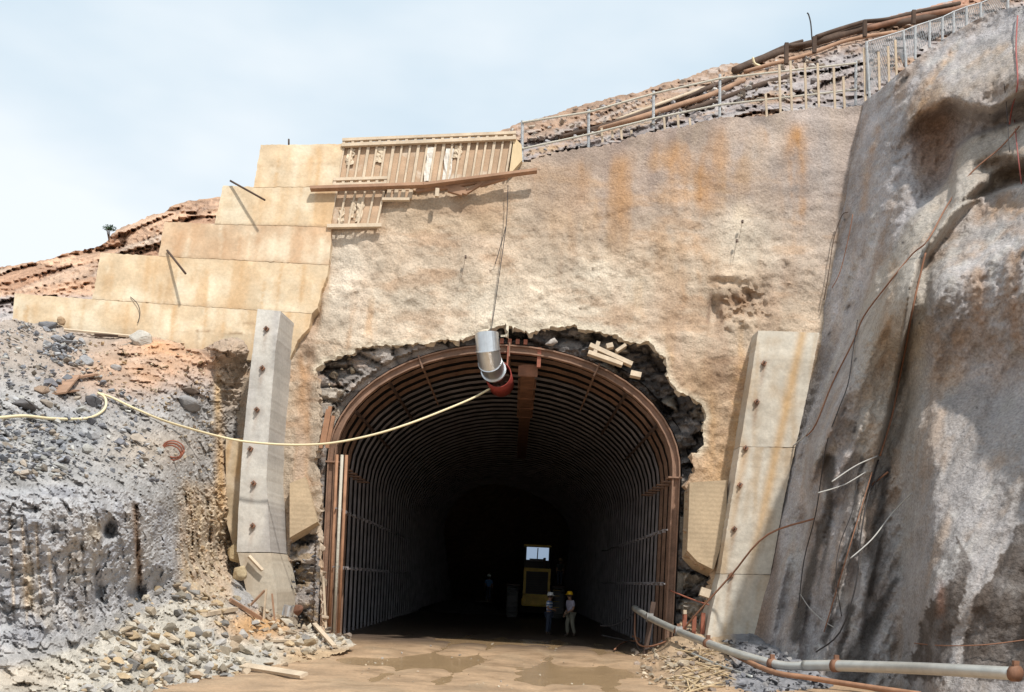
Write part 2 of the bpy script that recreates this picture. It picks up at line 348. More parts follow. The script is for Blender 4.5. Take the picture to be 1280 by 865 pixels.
# ------------------------------------------------------------------ broken rock seen between wall and steel arch
YR = 34.8; XC = -.42; AX = 5.58; BZ = 3.80; ZS = 5.83
def arch_xz(t, a=0.0):                      # t 0..1 from left foot over the crown to right foot
    L = ZS; arc = math.pi*(AX+BZ)/2*1.0; tot = 2*L+arc; s = t*tot
    if s < L: return (XC-AX-a, s)
    if s > L+arc: return (XC+AX+a, tot-s)
    th = math.pi*(1-(s-L)/arc); return (XC+(AX+a)*math.cos(th), ZS+(BZ+a)*math.sin(th))
def pix(p):                                 # world -> picture pixel
    a, b = p[0]/p[1], (p[2]-H)/p[1]; return (PX+F*(a*CR+b*SR), PY-F*(-a*SR+b*CR))
def rock_face():
    outer = [(335, 835), (340, 640), (372, 470), (384, 440), (450, 410), (540, 400), (628, 385), (740, 390), (846, 415), (900, 490), (905, 600), (925, 700), (915, 835)]
    inner = [pix((x, YR+.2, z)) for x, z in (arch_xz(k/40, .10) for k in range(41))]
    inner = [inner[0]] + inner[1:-1] + [inner[-1]]
    poly = outer + [(inner[-1][0], 835)] + inner[::-1] + [(inner[0][0], 835)]
    v, f = grid_mesh(poly, 3.0, seed=9)
    Y = np.array([fY(a, b) for a, b in v]) + .30 + .55*smooth((v[:, 0]-560)/120); p = world_pts(v, Y)
    s, e, t = facets(p, 1.3, (.75, .6, 1.5)); s2, e2, t2 = facets(p, 4.0, (1, .6, 1.8), 5)
    d = .55*t + .14*t2 - .2*np.exp(-e*14) + .3*fbm(p, .5)
    ed = seg_dist(v, inner)[0]; Y2 = Y - d; Y2 = np.maximum(Y2, np.array([fY(a, b) for a, b in v])+.24)
    Y2 = np.where(ed < 8, np.maximum(Y2, YR+.05), Y2)
    p = world_pts(v, Y2)
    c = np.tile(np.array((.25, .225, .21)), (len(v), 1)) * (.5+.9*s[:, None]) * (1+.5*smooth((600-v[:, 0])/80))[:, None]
    c = mixc(c, (.30, .20, .14), .7*smooth((s2-.55)*3)*smooth((480-v[:, 0])/60))
    c = mixc(c, (.36, .27, .17), .75*smooth((s2-.5)*3)*(smooth((v[:, 1]-600)/60)*smooth((430-v[:, 0])/20)))
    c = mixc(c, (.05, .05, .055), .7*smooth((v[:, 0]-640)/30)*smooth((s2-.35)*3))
    c = mixc(c, (.30, .26, .2), .6*smooth((s-.7)*5))
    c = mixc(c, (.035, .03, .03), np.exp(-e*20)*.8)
    o = mesh_obj('rock_face', p, f, M['rock'], col=np.clip(c, .015, .7)); tag(o, kind='structure')
rock_face()

# ------------------------------------------------------------------ right hand rock slope coated with shotcrete
SLOPE = [(930, 900), (905, 840), (925, 815), (940, 700), (948, 620), (960, 580), (1000, 520), (1010, 430), (1022, 350), (1035, 240), (1048, 150), (1066, 138), (1082, 126), (1100, 112), (1125, 90), (1150, 70), (1175, 52), (1200, 36), (1225, 22), (1246, 13), (1275, 8), (1340, 0), (1480, -20), (1640, -40), (1640, 900)]
def slope_disp(v):
    x, y = v[:, 0], v[:, 1]
    top = interp([(1040, 160), (1066, 138), (1100, 112), (1150, 70), (1200, 36), (1246, 12), (1340, 0)], x)
    alow = interp([(1120, 165), (1150, 134), (1190, 118), (1215, 128), (1240, 132), (1290, 103), (1340, 80)], x)
    btop = interp([(1020, 470), (1060, 390), (1095, 315), (1130, 275), (1165, 245), (1186, 218), (1196, 182), (1215, 166), (1250, 155), (1340, 130)], x)
    blow = interp([(1130, 345), (1165, 297), (1190, 262), (1215, 235), (1240, 211), (1290, 192), (1340, 185)], x)
    ctop = interp([(1130, 360), (1150, 325), (1165, 287), (1185, 262), (1210, 247), (1245, 235), (1290, 222), (1340, 212)], x)
    dtop = interp([(990, 590), (1015, 520), (1035, 480), (1060, 430), (1090, 385), (1110, 342), (1130, 328), (1157, 313)], x)
    dx = interp([(313, 1157), (360, 1146), (450, 1130), (560, 1105), (640, 1085)], y)
    A = 2.1*smooth((y-top)/95)*(1-smooth((y-alow)/26))*smooth((x-1110)/70)
    B = (.8*smooth((y-btop)/8)*smooth((x-1100)/60) + 1.7*smooth((y-btop)/70))*(1-.8*smooth((y-blow)/26)*smooth((x-1135)/30))*np.exp(-np.maximum(y-btop-90, 0)/150)*smooth((x-1010)/40)
    C = (.9*smooth((y-ctop)/7) + 1.9*smooth((y-ctop)/100))*smooth((x-1120)/50)*np.exp(-np.maximum(y-ctop-150, 0)/1500)
    D = (.7*smooth((y-dtop)/5)*smooth((x-1050)/40) + 1.7*smooth((y-dtop)/55))*smooth((dx-x)/9)*np.exp(-np.maximum(y-dtop-60, 0)/130)*smooth((x-1000)/20)
    # hanging folds low down
    q = x + .30*(y-600) + 9*np.sin(y*.012)
    w = smooth((y-430)/140)*smooth((1165-x-.1*(y-600))/60)
    fold = np.zeros(len(x))
    for q0, wd, am in ((958, 14, .45), (992, 12, .4), (1022, 13, .45), (1058, 12, .35), (1093, 14, .5), (1130, 18, .5)):
        z = (q-q0)/wd; fold += 1.25*am*np.where(z < 0, np.exp(-(z*.75)**2), np.exp(-(z*3.6)**2))*(.7+.5*np.sin(y*.03+q0))
    big = (.6*np.sin((x-1180)/60+.6+(y-600)*.004)*smooth((x-1130)/50) + .5*smooth((y-430)/330))*smooth((y-430)/120)
    pocket = -.8*blob(v, 960, 650, 11, 90, 2) - .9*blob(v, 1172, 192, 34, 52, 1.2) - 1.1*blob(v, 1255, 212, 36, 14, 1.5) - .5*blob(v, 1024, 390, 8, 30)
    return A, B, C, D, w*fold, big, pocket
SL_STRIPS = [([(1039, 575), (1036, 640), (1012, 735), (996, 800)], 6, 9), ([(1078, 575), (1066, 670), (1042, 745), (1030, 800)], 4, 5), ([(1113, 590), (1100, 660), (1085, 740)], 7, 8), ([(1120, 722), (1085, 790), (1060, 850)], 3, 22), ([(1064, 760), (1048, 830)], 5, 7)]
WET1 = [(1198, 670), (1212, 705), (1206, 745), (1192, 790), (1178, 850), (1132, 850), (1145, 800), (1152, 770), (1178, 738), (1190, 715)]
WET2 = [(1640, 540), (1340, 600), (1268, 655), (1258, 690), (1222, 755), (1206, 800), (1200, 850), (1640, 850)]
def right_slope():
    v, f = grid_mesh(SLOPE, 2.7, seed=5)
    Y = np.array([rY(a, b) for a, b in v]); A, B, C, D, fo, big, pk = slope_disp(v)
    p = world_pts(v, Y); n1 = fbm(p, .25, 4, 3); n2 = fbm(p, .8, 4, 8); n3 = fbm(p, 2.6, 3, 2); x, y = v[:, 0], v[:, 1]
    uu = np.c_[(x+.42*y)/34, y/210, np.zeros(len(x))]; dr = np.array([noise.ridged_multi_fractal(Vector(q), .9, 2.1, 4, 1.0, 2.0) for q in uu])
    drape = .24*(dr-1.0)*np.clip(.35+smooth((y-300)/250), 0, 1)*(1-.55*smooth((x-1140)/60))
    d = A+B+C+D+fo+big+pk - 3.6*smooth((x-1060)/200) + 3.0*np.clip((y-300)/550, 0, 1.1)*smooth((x-1050)/190) + .15*np.clip((y-470)/380, 0, 1)*smooth((x-1160)/110) - .8*smooth((y-740)/80)*smooth((x-1070)/60) + 2.4*smooth((x-1052)/95)*smooth((500-y)/160) + drape + .30*n1 + (.13*n2 + .11*n3 + .055*fbm(p, 7.0, 3, 91))*(1-.62*smooth((y-430)/90)*smooth((x-1120)/50))
    near = smooth((x-interp([(130, 1045), (430, 1012), (560, 965), (820, 935)], y))/45)
    Y2 = Y - d*near; p = world_pts(v, Y2)
    g = Vector(RN).normalized()
    n4 = fbm(p*np.array((1.4, 1.4, .3)), .8, 5, 15); n5 = fbm(p, 1.6, 5, 31)
    n7 = fbm(p*np.array((1, 1, .3)), 1.3, 5, 61); n8 = fbm(p, .35, 4, 71)
    c = np.tile(np.array((.37, .35, .355)), (len(v), 1))*(1+.25*n5[:, None]+.25*n8[:, None])
    c = mixc(c, (.47, .45, .43), .6*smooth(n7*1.8-.1)); c = mixc(c, (.32, .28, .255), .6*smooth(-n7*1.8-.15))
    c = mixc(c, (.31, .29, .28), .9*smooth((y-420)/100)*smooth((x-1060)/60)*(.6+.6*n4))
    c = mixc(c, (.36, .29, .22), .7*smooth(A/2.0)*(.7+.5*n4))
    c = mixc(c, (.42, .37, .30), .6*smooth(B)*smooth((x-1050)/40))
    c = mixc(c, (.28, .17, .11), .8*blob(v, 1168, 178, 30, 58, 1.6))
    c = mixc(c, (.22, .17, .13), .8*blob(v, 1250, 203, 40, 22, 1.5))
    c = mixc(c, (.30, .23, .18), .5*blob(v, 1250, 110, 40, 14))
    c = mixc(c, (.33, .19, .10), .7*np.clip(.45+n4*1.2, 0, 1)*smooth((x-1205)/30)*smooth((y-225)/30)*smooth((520-y)/120))
    c = mixc(c, (.36, .25, .17), .45*smooth(n4*1.5-.1))
    for pl, w0, w1, st in (([(1192, 62), (1165, 105), (1146, 140)], 6, 9, .6), ([(1098, 160), (1085, 210), (1078, 260)], 5, 6, .5), ([(1118, 330), (1108, 400), (1095, 470)], 7, 9, .4), ([(1200, 420), (1190, 480)], 14, 16, .4)):
        dd, t = seg_dist(v, pl); c = mixc(c, (.40, .235, .11), st*np.exp(-(dd/(w0+(w1-w0)*t))**2)*np.clip(.7+n5*1.2, 0, 1))
    c = mixc(c, (.17, .10, .065), .9*blob(v, 963, 640, 13, 95, 2))
    c = mixc(c, (.27, .17, .11), .8*blob(v, 945, 770, 20, 45))
    wob = n4*6
    vv = v + np.c_[wob, wob*.5]
    for pl, w0, w1 in SL_STRIPS:
        dd, t = seg_dist(vv, pl); c = mixc(c, (.085, .075, .07), .95*smooth(1.4-dd/(.95*(w0+(w1-w0)*t)+n5*3)))
    for W in (WET1, WET2): c = mixc(c, (.075, .058, .048), .93*inside(W, vv[:, 0]+n5*5, vv[:, 1]+n5*7)*np.clip(.95+n5*.6, .4, 1))
    c = mixc(c, (.33, .19, .14), .6*blob(v, 1176, 752, 5, 24)*smooth(n5*3+.6))
    c = mixc(c, (.10, .085, .075), .75*blob(v, 1022, 385, 9, 30, 1.6))  # shade strip in the corner beside the wall, painted into the slope colour
    o = mesh_obj('rock_slope', p, f, M['slope'], col=np.clip(c, .03, .7), smoothed=True); tag(o, kind='structure')
    return TPSgrid(v, Y2)
class TPSgrid:                               # nearest sample lookup of a finished sheet's depth
    def __init__(s, v, Y): s.v = v; s.Y = Y
    def __call__(s, x, y):
        d = (s.v[:, 0]-x)**2 + (s.v[:, 1]-y)**2; k = np.argpartition(d, 4)[:4]; return float(s.Y[k].min())
SLY = right_slope()
def SP(x, y, off=.05): return P(x, y, SLY(x, y)-off)

# ------------------------------------------------------------------ left bank: scree, dirt shelf, drilled cliff, rubble foot
BANKC = [(-400, 400, 29), (-400, 460, 23), (-400, 540, 17.8), (-400, 605, 16.2), (-400, 720, 15.9), (-400, 830, 15.2), (-400, 910, 12.8), (-60, 395, 30.5), (0, 400, 31), (60, 410, 33), (110, 418, 33.9), (165, 422, 34.0), (205, 426, 34.0), (250, 440, 34.0), (285, 424, 34.0), (300, 500, 34.2), (300, 600, 33.6),
         (0, 460, 25.5), (60, 470, 27), (130, 480, 29.5), (200, 470, 31.5), (250, 490, 32.6), (265, 560, 32.6), (280, 640, 32.6), (285, 720, 32.2),
         (-60, 540, 19.5), (0, 540, 20.5), (80, 550, 22.5), (150, 560, 25), (210, 570, 27.5), (240, 620, 29.5), (240, 700, 29),
         (-60, 605, 17.6), (0, 608, 17.8), (60, 602, 19), (110, 598, 20.5), (160, 605, 22.5), (205, 620, 25),
         (-60, 720, 17.2), (0, 720, 17.4), (70, 700, 18.4), (130, 690, 20.2), (180, 690, 22.8), (215, 710, 25.2),
         (-60, 830, 16.6), (0, 830, 16.8), (60, 810, 17.8), (120, 790, 19.6), (165, 760, 22.2), (200, 735, 24.6),
         (0, 870, 16.0), (80, 870, 16.8), (140, 850, 18.2), (200, 850, 19.6), (250, 840, 21.6), (320, 845, 22.8), (200, 790, 22.3), (260, 760, 26.5), (300, 765, 29.0), (330, 785, 29.6), (380, 795, 30.2), (420, 800, 31.2), (360, 830, 25.4), (430, 825, 27.5), (350, 870, 20.4), (300, 900, 18.3), (0, 910, 14.6)]
BANKF = TPS(BANKC)
BANK = [(-380, 405), (-200, 398), (-60, 395), (-20, 398), (0, 402), (18, 398), (40, 404), (66, 401), (80, 410), (112, 417), (150, 419), (186, 417), (205, 425), (232, 430), (252, 437), (268, 428), (290, 421), (312, 425), (316, 470), (303, 545), (285, 558), (282, 600), (290, 690), (312, 740), (330, 772), (352, 772), (372, 786), (400, 788), (432, 796), (446, 806), (428, 815), (400, 824), (372, 836), (345, 845), (330, 870), (330, 900), (-380, 910)]
def bank():
    v, f = grid_mesh(BANK, 2.15, jag=.8, seed=12)
    x, y = v[:, 0], v[:, 1]; Y = BANKF(x, y); p = world_pts(v, Y)
    cliff = smooth((y-interp([(-60, 606), (0, 606), (100, 600), (150, 606), (225, 640)], x))/12)*smooth((interp([(-60, 830), (0, 830), (120, 785), (165, 755), (230, 730)], x)-y)/14)*smooth((232-x)/14)
    clay = smooth((x-212)/25)*smooth((y-590)/30)*smooth((295-x)/10)*smooth((770-y)/30)
    foot = smooth((y-interp([(0, 835), (120, 795), (165, 765), (230, 740), (300, 760), (420, 785)], x))/12)
    s, e, t = facets(p, 1.9, (1, 1, 1.5)); s2, e2, t2 = facets(p, 5.2, (1, 1, 1.4), 3); s3, e3, t3 = facets(p, 1.5, (1.3, 1, .45), 9, .6); s4, e4, t4 = facets(p, 11, (1, 1, 1.3), 5)
    n1 = fbm(p, .7, 4); n2 = fbm(p, 2.2, 4, 4)
    groove = np.zeros(len(x))
    for gx in (14, 30, 47, 68, 84, 103, 118, 172, 226, 236, 248, 262, 273):
        groove += np.exp(-((x-gx-.05*(y-700)-1.2*n1)/2.3)**2)*(.6+.6*noise.noise(Vector((gx, 0, 0))))
    d = (.14*n1 + .05*n2)*(1-.7*cliff) + .06*t2 + .02*t4
    d += cliff*(.11*t3 + .09*t + .05*t2 + .012*t4 - .04*np.exp(-e3*9) - .14*groove + .08*n2)
    d += clay*(.17*t3 + .12*t + .08*t2 - .18*groove + .12*n2)
    d += (1-cliff)*(1-clay)*(.13*t+.04*t2)
    shelf = blob(v, 225, 470, 60, 40)
    d += shelf*.25*(s-.4)
    d -= 1.0*blob(v, 136, 662, 9, 13, 1.5) + .9*blob(v, 172, 742, 10, 15, 1.5) + .35*blob(v, 122, 745, 9, 55) + .5*blob(v, 244, 726, 6, 6) + .5*blob(v, 150, 800, 22, 12)
    d -= .25*np.exp(-((x-170-.06*(y-660))/4)**2)*smooth((y-625)/10)*smooth((735-y)/10)
    d += .8*blob(v, 285, 438, 24, 14)*(.6+.8*s)
    p = world_pts(v, Y-d)
    g = 1+.2*(s2-.5)+.22*(s-.5)
    c = np.tile(np.array((.33, .32, .315)), (len(v), 1))
    c = mixc(c, (.37, .30, .245), smooth((500-y)/60)*.75)
    c = mixc(c, (.50, .29, .165), .98*blob(v, 205, 455, 78, 42, 1.6)*(.75+.5*n1)); c = mixc(c, (.44, .28, .18), .6*blob(v, 120, 470, 50, 30))
    c = mixc(c, (.32, .31, .31), .9*blob(v, 228, 500, 42, 24)*smooth(s*3-.6))
    c = mixc(c, (.42, .33, .24), .6*blob(v, 190, 560, 60, 26))
    c = mixc(c, (.27, .28, .30), .55*smooth((x-30)/40)*smooth((570-y)/20)*smooth((y-500)/20)*smooth((140-x)/20))
    c = mixc(c, (.395, .39, .40), cliff)
    c = mixc(c, (.22, .22, .24), .75*cliff*smooth((s-.62)*5)); c = mixc(c, (.46, .46, .47), .6*cliff*smooth((.3-s2)*5))
    c = mixc(c, (.50, .40, .27), .8*cliff*smooth(n1*1.6+.2)*(blob(v, 130, 690, 40, 50)+blob(v, 60, 790, 60, 26)+blob(v, 35, 740, 8, 50)))
    c = mixc(c, (.54, .46, .38), .9*cliff*sum(np.exp(-((x-gx-.05*(y-700)-1.2*n1)/1.7)**2)*smooth((y-y0)/15)*smooth((y1-y)/30) for gx, y0, y1 in ((14, 640, 780), (30, 640, 790), (47, 650, 780), (62, 680, 760))))
    c = mixc(c, (.24, .15, .09), .85*np.exp(-((x-170-.06*(y-660))/4)**2)*smooth((y-625)/10)*smooth((735-y)/10))
    c = mixc(c, (.47, .36, .24), clay*(.75+.4*n1)); c = mixc(c, (.50, .44, .36), clay*.6*smooth((s2-.6)*4)); c = mixc(c, (.36, .27, .2), clay*.6*smooth((s-.5)*3)); c = mixc(c, (.55, .33, .12), .7*blob(v, 276, 590, 7, 60))
    c = mixc(c, (.50, .46, .39), foot*.75); c = mixc(c, (.50, .29, .13), .95*blob(v, 325, 782, 50, 20, 1.5)); c = mixc(c, (.46, .31, .17), .8*smooth((y-800)/16)*smooth((x-330)/40))
    c = mixc(c, (.42, .33, .25), .9*blob(v, 290, 470, 18, 50, 2)); c = mixc(c, (.36, .27, .2), .8*blob(v, 285, 435, 26, 14, 2))
    c = mixc(c, (.56, .36, .14), .6*blob(v, 272, 500, 5, 40))
    c = mixc(c, (.45, .36, .27), .5*blob(v, 20, 850, 60, 20))
    c = c*(.95+.05*(blob(v, 205, 455, 80, 45)+clay))[:, None]
    o = mesh_obj('earth_bank', p, f, M['earth'], col=np.clip(c*g[:, None], .02, .75)); tag(o, kind='structure')
    return TPSgrid(v, Y-d)
BKY = bank()
def BP(x, y, off=.0): return P(x, y, BKY(x, y)-off)

# debris heap at the foot of the right column
HEAPF = TPS([(770, 815, 32.8), (800, 800, 34.2), (850, 780, 34.4), (900, 790, 33.4), (930, 805, 31.6), (985, 822, 29.8), (880, 815, 31.2), (930, 830, 28.8), (800, 838, 28.0), (860, 840, 26.0), (930, 850, 25.6), (1010, 850, 26.2), (790, 865, 24.2), (860, 870, 22.6), (950, 870, 23.0), (1020, 885, 23.4), (780, 890, 22.0), (900, 900, 20.5)])
HEAP = [(775, 822), (800, 806), (845, 795), (855, 760), (890, 755), (905, 790), (940, 790), (985, 815), (1040, 850), (1060, 900), (820, 900), (800, 868), (788, 845)]
def heap():
    v, f = grid_mesh(HEAP, 3.2, jag=.8, seed=14); ed = smooth(seg_dist(v, [(812, 800), (775, 822), (788, 845), (800, 868), (820, 900)])[0]/26)
    Y = HEAPF(v[:, 0], v[:, 1])*ed + (1-ed)*np.array([gY(a, b, -.10) for a, b in v]); p = world_pts(v, Y)
    s, e, t = facets(p, 3.5); d = .16*t+.14*fbm(p, 1.2)
    p = world_pts(v, Y-d*ed); c = np.tile(np.array((.35, .26, .175)), (len(v), 1))
    c = mixc(c, (.35, .24, .15), smooth((870-v[:, 0])/60)); c = mixc(c, (.20, .20, .215), smooth((v[:, 0]-905)/20)); c = c*(.7+.6*s[:, None])
    tag(mesh_obj('earth_mound', p, f, M['earth'], col=np.clip(c, .03, .7)), kind='structure')
    return TPSgrid(v, Y-d*ed)
HPY = heap()
def HP(x, y, off=0.): return P(x, y, HPY(x, y)-off)

# ------------------------------------------------------------------ ground, puddles
def ground():
    xs = np.unique(np.r_[np.linspace(-400, -30, 14), np.linspace(-30, -10, 12), np.linspace(-10, 14, 130), np.linspace(14, 40, 14), np.linspace(40, 400, 14)])
    ys = np.unique(np.r_[np.linspace(-300, 2, 14), np.linspace(2, 16, 14), np.linspace(16, 46, 150), np.linspace(46, 92, 60), np.linspace(92, 900, 20)])
    X, Yg = np.meshgrid(xs, ys); p = np.c_[X.ravel(), Yg.ravel(), np.zeros(X.size)]
    n1 = fbm(p, .35, 4, 2); n2 = fbm(p, 1.5, 4, 9); n3 = fbm(p*np.array((1.6, .35, 1)), .8, 4, 19)
    z = .035*n1+.012*n2+.028*n3+.012
    for (px, py, rx, ry) in ((478, 826, 1.9, 1.5), (560, 822, 1.0, 1.2), (735, 842, 1.6, 1.5), (690, 850, .9, .8), (600, 800, 2.0, 1.6), (665, 802, 1.4, 1.3)):
        g = G(px, py); z -= .095*np.exp(-((p[:, 0]-g.x)/rx)**2-((p[:, 1]-g.y)/ry)**2)
    for rx in (-2.3, -1.0, 1.1, 2.6): z -= .05*np.exp(-((p[:, 0]-rx-.06*(p[:, 1]-30))/.22)**2)*smooth((p[:, 1]-18)/6)
    p[:, 2] = z
    nx, ny = len(xs), len(ys); f = [(j*nx+i, j*nx+i+1, (j+1)*nx+i+1, (j+1)*nx+i) for j in range(ny-1) for i in range(nx-1)]
    c = np.tile(np.array((.41, .28, .175)), (len(p), 1))*(1+.22*n1[:, None])
    c = mixc(c, (.41, .295, .19), .7*smooth(n3*1.5)); c = mixc(c, (.26, .17, .10), .7*smooth(n2*1.6-.1))
    c = mixc(c, (.09, .065, .05), .9*smooth((p[:, 1]-33+1.5*n1)/5))  # wet tunnel floor, with the tunnel's shade also put into its dark colour
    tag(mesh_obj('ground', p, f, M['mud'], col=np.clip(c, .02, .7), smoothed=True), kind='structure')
ground()
def water_mat():
    m = mat('muddy_water', (.44, .30, .17), rough=.12, var=.1, bumps=((5, .01),), spec=.5); return m
M['water'] = water_mat()
def puddle(pts, z):
    r = [(q.x, q.y) for q in curve_pts([Vector((a, b, 0)) for a, b in pts+pts[:1]], 6)][:-1]; v = [G(a, b, z) for a, b in r]
    tag(mesh_obj('puddle', v, [tuple(range(len(v)))], M['water']), kind='structure')
tag(mesh_obj('water', [(-7, 17, -.028), (6, 17, -.028), (6, 43, -.028), (-7, 43, -.028)], [(0, 1, 2, 3)], M['water']), kind='structure')

# ------------------------------------------------------------------ hills behind
def ridge():
    poly = [(-400, 380), (-300, 372), (-200, 360), (-80, 345), (0, 334), (40, 327), (62, 324), (84, 316), (118, 310), (132, 303), (140, 292), (152, 284), (172, 277), (186, 270), (205, 266), (216, 257), (232, 252), (252, 249), (275, 246), (330, 250), (330, 330), (230, 420), (-80, 420), (-400, 430)]
    v, f = grid_mesh(poly, 3.0, jag=.7, seed=21); x, y = v[:, 0], v[:, 1]
    Y = TPS([(-400, 380, 46), (-400, 430, 36), (-80, 345, 46), (0, 334, 46), (130, 303, 45), (216, 257, 45), (330, 250, 45), (330, 330, 38.5), (230, 420, 36.8), (100, 370, 39), (0, 400, 37.5), (-80, 420, 37)])(x, y)
    p = world_pts(v, Y); t = .35
    q = np.c_[p[:, 0]*.8+p[:, 2]*.25, p[:, 1]*.5, p[:, 2]-.18*p[:, 0]]
    s, e, t = facets(q, .75, (.55, 1, 1.5)); s2, e2, t2 = facets(q, 2.0, (.5, 1, 2.2), 3)
    d = .8*t-.4*np.exp(-e*9)+.3*t2-.2*np.exp(-e2*9)+.3*fbm(p, .6)
    k = smooth((y-interp([(-400, 380), (-300, 372), (-200, 360), (-80, 345), (0, 334), (62, 324), (140, 292), (216, 257), (330, 250)], x))/6)
    p = world_pts(v, Y-d*(.3+.7*k))
    c = np.tile(np.array((.54, .35, .235)), (len(v), 1))*(.75+.5*s2[:, None]); c = mixc(c, (.52, .42, .34), .7*smooth((s-.55)*4)); c = mixc(c, (.34, .18, .11), .6*smooth((.35-s)*5))
    c = mixc(c, (.14, .08, .06), .55*np.exp(-e*16)); c = mixc(c, (.42, .41, .42), .7*smooth((y-365)/12))
    tag(mesh_obj('rock_ridge', p, f, M['rock'], col=np.clip(c, .03, .7)), kind='structure')
ridge()
HTOP = [(600, 172), (625, 164), (650, 153), (690, 144), (715, 134), (740, 128), (770, 120), (800, 115), (830, 103), (860, 97), (880, 88), (905, 80), (932, 78), (960, 70), (1000, 56), (1040, 42), (1080, 30), (1130, 16), (1170, 6), (1230, -10), (1340, -40), (1640, -90)]
HILLF = TPS([(600, 172, 41), (740, 128, 44), (932, 78, 47), (1080, 30, 50), (1230, -10, 52), (1340, -40, 54), (1640, -90, 56), (1640, 60, 48), (600, 230, 37.5), (700, 200, 37.3), (850, 165, 37.6), (1000, 145, 38.4), (1100, 135, 39.0), (1200, 80, 45), (1100, 80, 43), (950, 120, 40), (800, 145, 39.8), (1340, 60, 46)])
def hill():
    poly = HTOP + [(1640, 120), (1340, 200), (1000, 200), (900, 210), (700, 235), (600, 240)]
    v, f = grid_mesh(poly, 2.8, jag=.6, seed=25); x, y = v[:, 0], v[:, 1]; Y = np.maximum(HILLF(x, y), np.array([fY(a, b) for a, b in v])+1.5); p = world_pts(v, Y)
    xs, ys = zip(*HTOP); h = y-np.interp(x, xs, ys)
    q = np.c_[p[:, 0], p[:, 1]*.6, p[:, 2]-.36*p[:, 0]]
    s, e, t = facets(q, .7, (.5, 1, 1.4)); s2, e2, t2 = facets(q, 2.3, (.7, 1, 1.6), 3); n = fbm(p, .5); n2 = fbm(q*np.array((.25, 1, 1.6)), 1.2, 4, 5)
    rock = smooth((h-16)/18)
    d = rock*(.65*t-.35*np.exp(-e*9)) + .35*t2-.1*np.exp(-e2*8) + .3*n + .35*n2*smooth((1000-x)/60)
    p = world_pts(v, Y-d*smooth((h+2)/8))
    c = np.tile(np.array((.33, .22, .155)), (len(v), 1))*(.75+.5*s2[:, None])
    c = mixc(c, (.34, .315, .32), rock*.85*smooth((s-.15)*4)); c = mixc(c, (.38, .25, .18), .75*smooth(n2*1.8)*smooth((1010-x)/70))
    c = mixc(c, (.42, .29, .17), .7*smooth(n2*2.2-.5)*smooth((1010-x)/70)); c = mixc(c, (.42, .22, .15), .7*smooth((14-h)/8)*smooth((x-1000)/60))
    c = mixc(c, (.15, .12, .11), .55*np.exp(-e*16)*rock); c = mixc(c, (.42, .39, .37), .5*smooth((s2-.78)*8))
    tag(mesh_obj('hillside', p, f, M['rock'], col=np.clip(c, .03, .7)), kind='structure')
    return TPSgrid(v, Y-d)
HLY = hill()
def HLP(x, y, off=.1): return P(x, y, HLY(x, y)-off)
def back_hill():                              # the body of the hill behind the crest lines, dropping away
    xs, ys = [], []
    front = [(-400, 386, 46.2), (-200, 366, 46.2), (-80, 350, 46.2)] + [(0, 339, 46.2), (62, 329, 45.6), (132, 309, 45.2), (216, 264, 45.2), (330, 256, 45.2), (430, 240, 44), (560, 215, 42)] + [(a, b+5, HILLF(a, b)[0]+.2) for a, b in HTOP]
    v = []; n = len(front)
    for a, b, Y in front: q = P(a, b, Y); v += [q, q+Vector((0, 8, -.6)), q+Vector((0, 30, -5)), Vector((q.x, q.y+70, -.5))]
    f = [(4*i+k, 4*i+4+k, 4*i+5+k, 4*i+1+k) for i in range(n-1) for k in range(3)]
    tag(mesh_obj('hill', v, f, M['rock'], col=np.tile((.40, .29, .2), (len(v), 1)), smoothed=True), kind='structure')
back_hill()

# ------------------------------------------------------------------ stepped cast concrete wall
def grid_prism(name, poly, posfn, depth, dirn, colfn, m, parent, step=4.0, rough=.012, seed=1, jag=.25):
    v, f = grid_mesh(poly, step, jag=jag, seed=seed); n = len(resample(poly, step, jag, seed)); p = np.array([tuple(posfn(a, b)) for a, b in v])
    dn = np.array(dirn); p = p + dn*(fbm(p, 1.6, 3)*rough)[:, None]
    c = np.clip(colfn(v, p), .02, .8); nv = len(p); back = p[:n]-dn*depth
    q = np.vstack((p, back)); fs = f.tolist() + [(k, (k+1) % n, nv+(k+1) % n, nv+k) for k in range(n)]
    o = mesh_obj(name, q, fs, m, col=np.vstack((c, c[:n]))); adopt(o, parent); return o
M['cast'] = mat('stained_cast_concrete', attr=True, var=.12, vscale=.8, grain=.1, bumps=((3, .012), (28, .004)), rough=.9)
def cast_col(base, light, dark, seed, drip=.5, runs=()):
    def fn(v, p):
        x, y = v[:, 0], v[:, 1]; a = fbm(p*np.array((1.6, 1, .22)), .8, 5, seed); b = fbm(p, .55, 5, seed+3); e = fbm(p, 2.5, 4, seed+5)
        c = np.tile(np.array(base), (len(v), 1))*(1+.12*e[:, None])
        c = mixc(c, light, .8*smooth(b*1.8+.1)); c = mixc(c, dark, .7*smooth(a*1.7-.15)); c = mixc(c, dark, .5*smooth(-b*1.6-.2))
        rs = np.random.default_rng(seed); lo, hi = v.min(0), v.max(0)
        for k in range(int((hi[0]-lo[0])/9)+2):
            sx, sw = rs.uniform(lo[0], hi[0]), rs.uniform(1.2, 4.5); y0 = rs.uniform(lo[1]-10, lo[1]+.5*(hi[1]-lo[1])); w = np.exp(-((x-sx+(y-y0)*.12-a*3)/sw)**2)*smooth((y-y0)/6)*smooth((y0+rs.uniform(20, 80)-y)/25)*rs.uniform(.2, 1)*drip
            c = mixc(c, dark if k % 3 else light, w)
        for rx, ry, ln, st in runs: c = mixc(c, (.22, .12, .07), st*np.exp(-((x-rx+(y-ry)*.14)/2.2)**2)*smooth((y-ry+3)/4)*smooth((ry+ln-y)/ln) + .5*st*blob(v, rx, ry, 6, 6))
        return c
    return fn
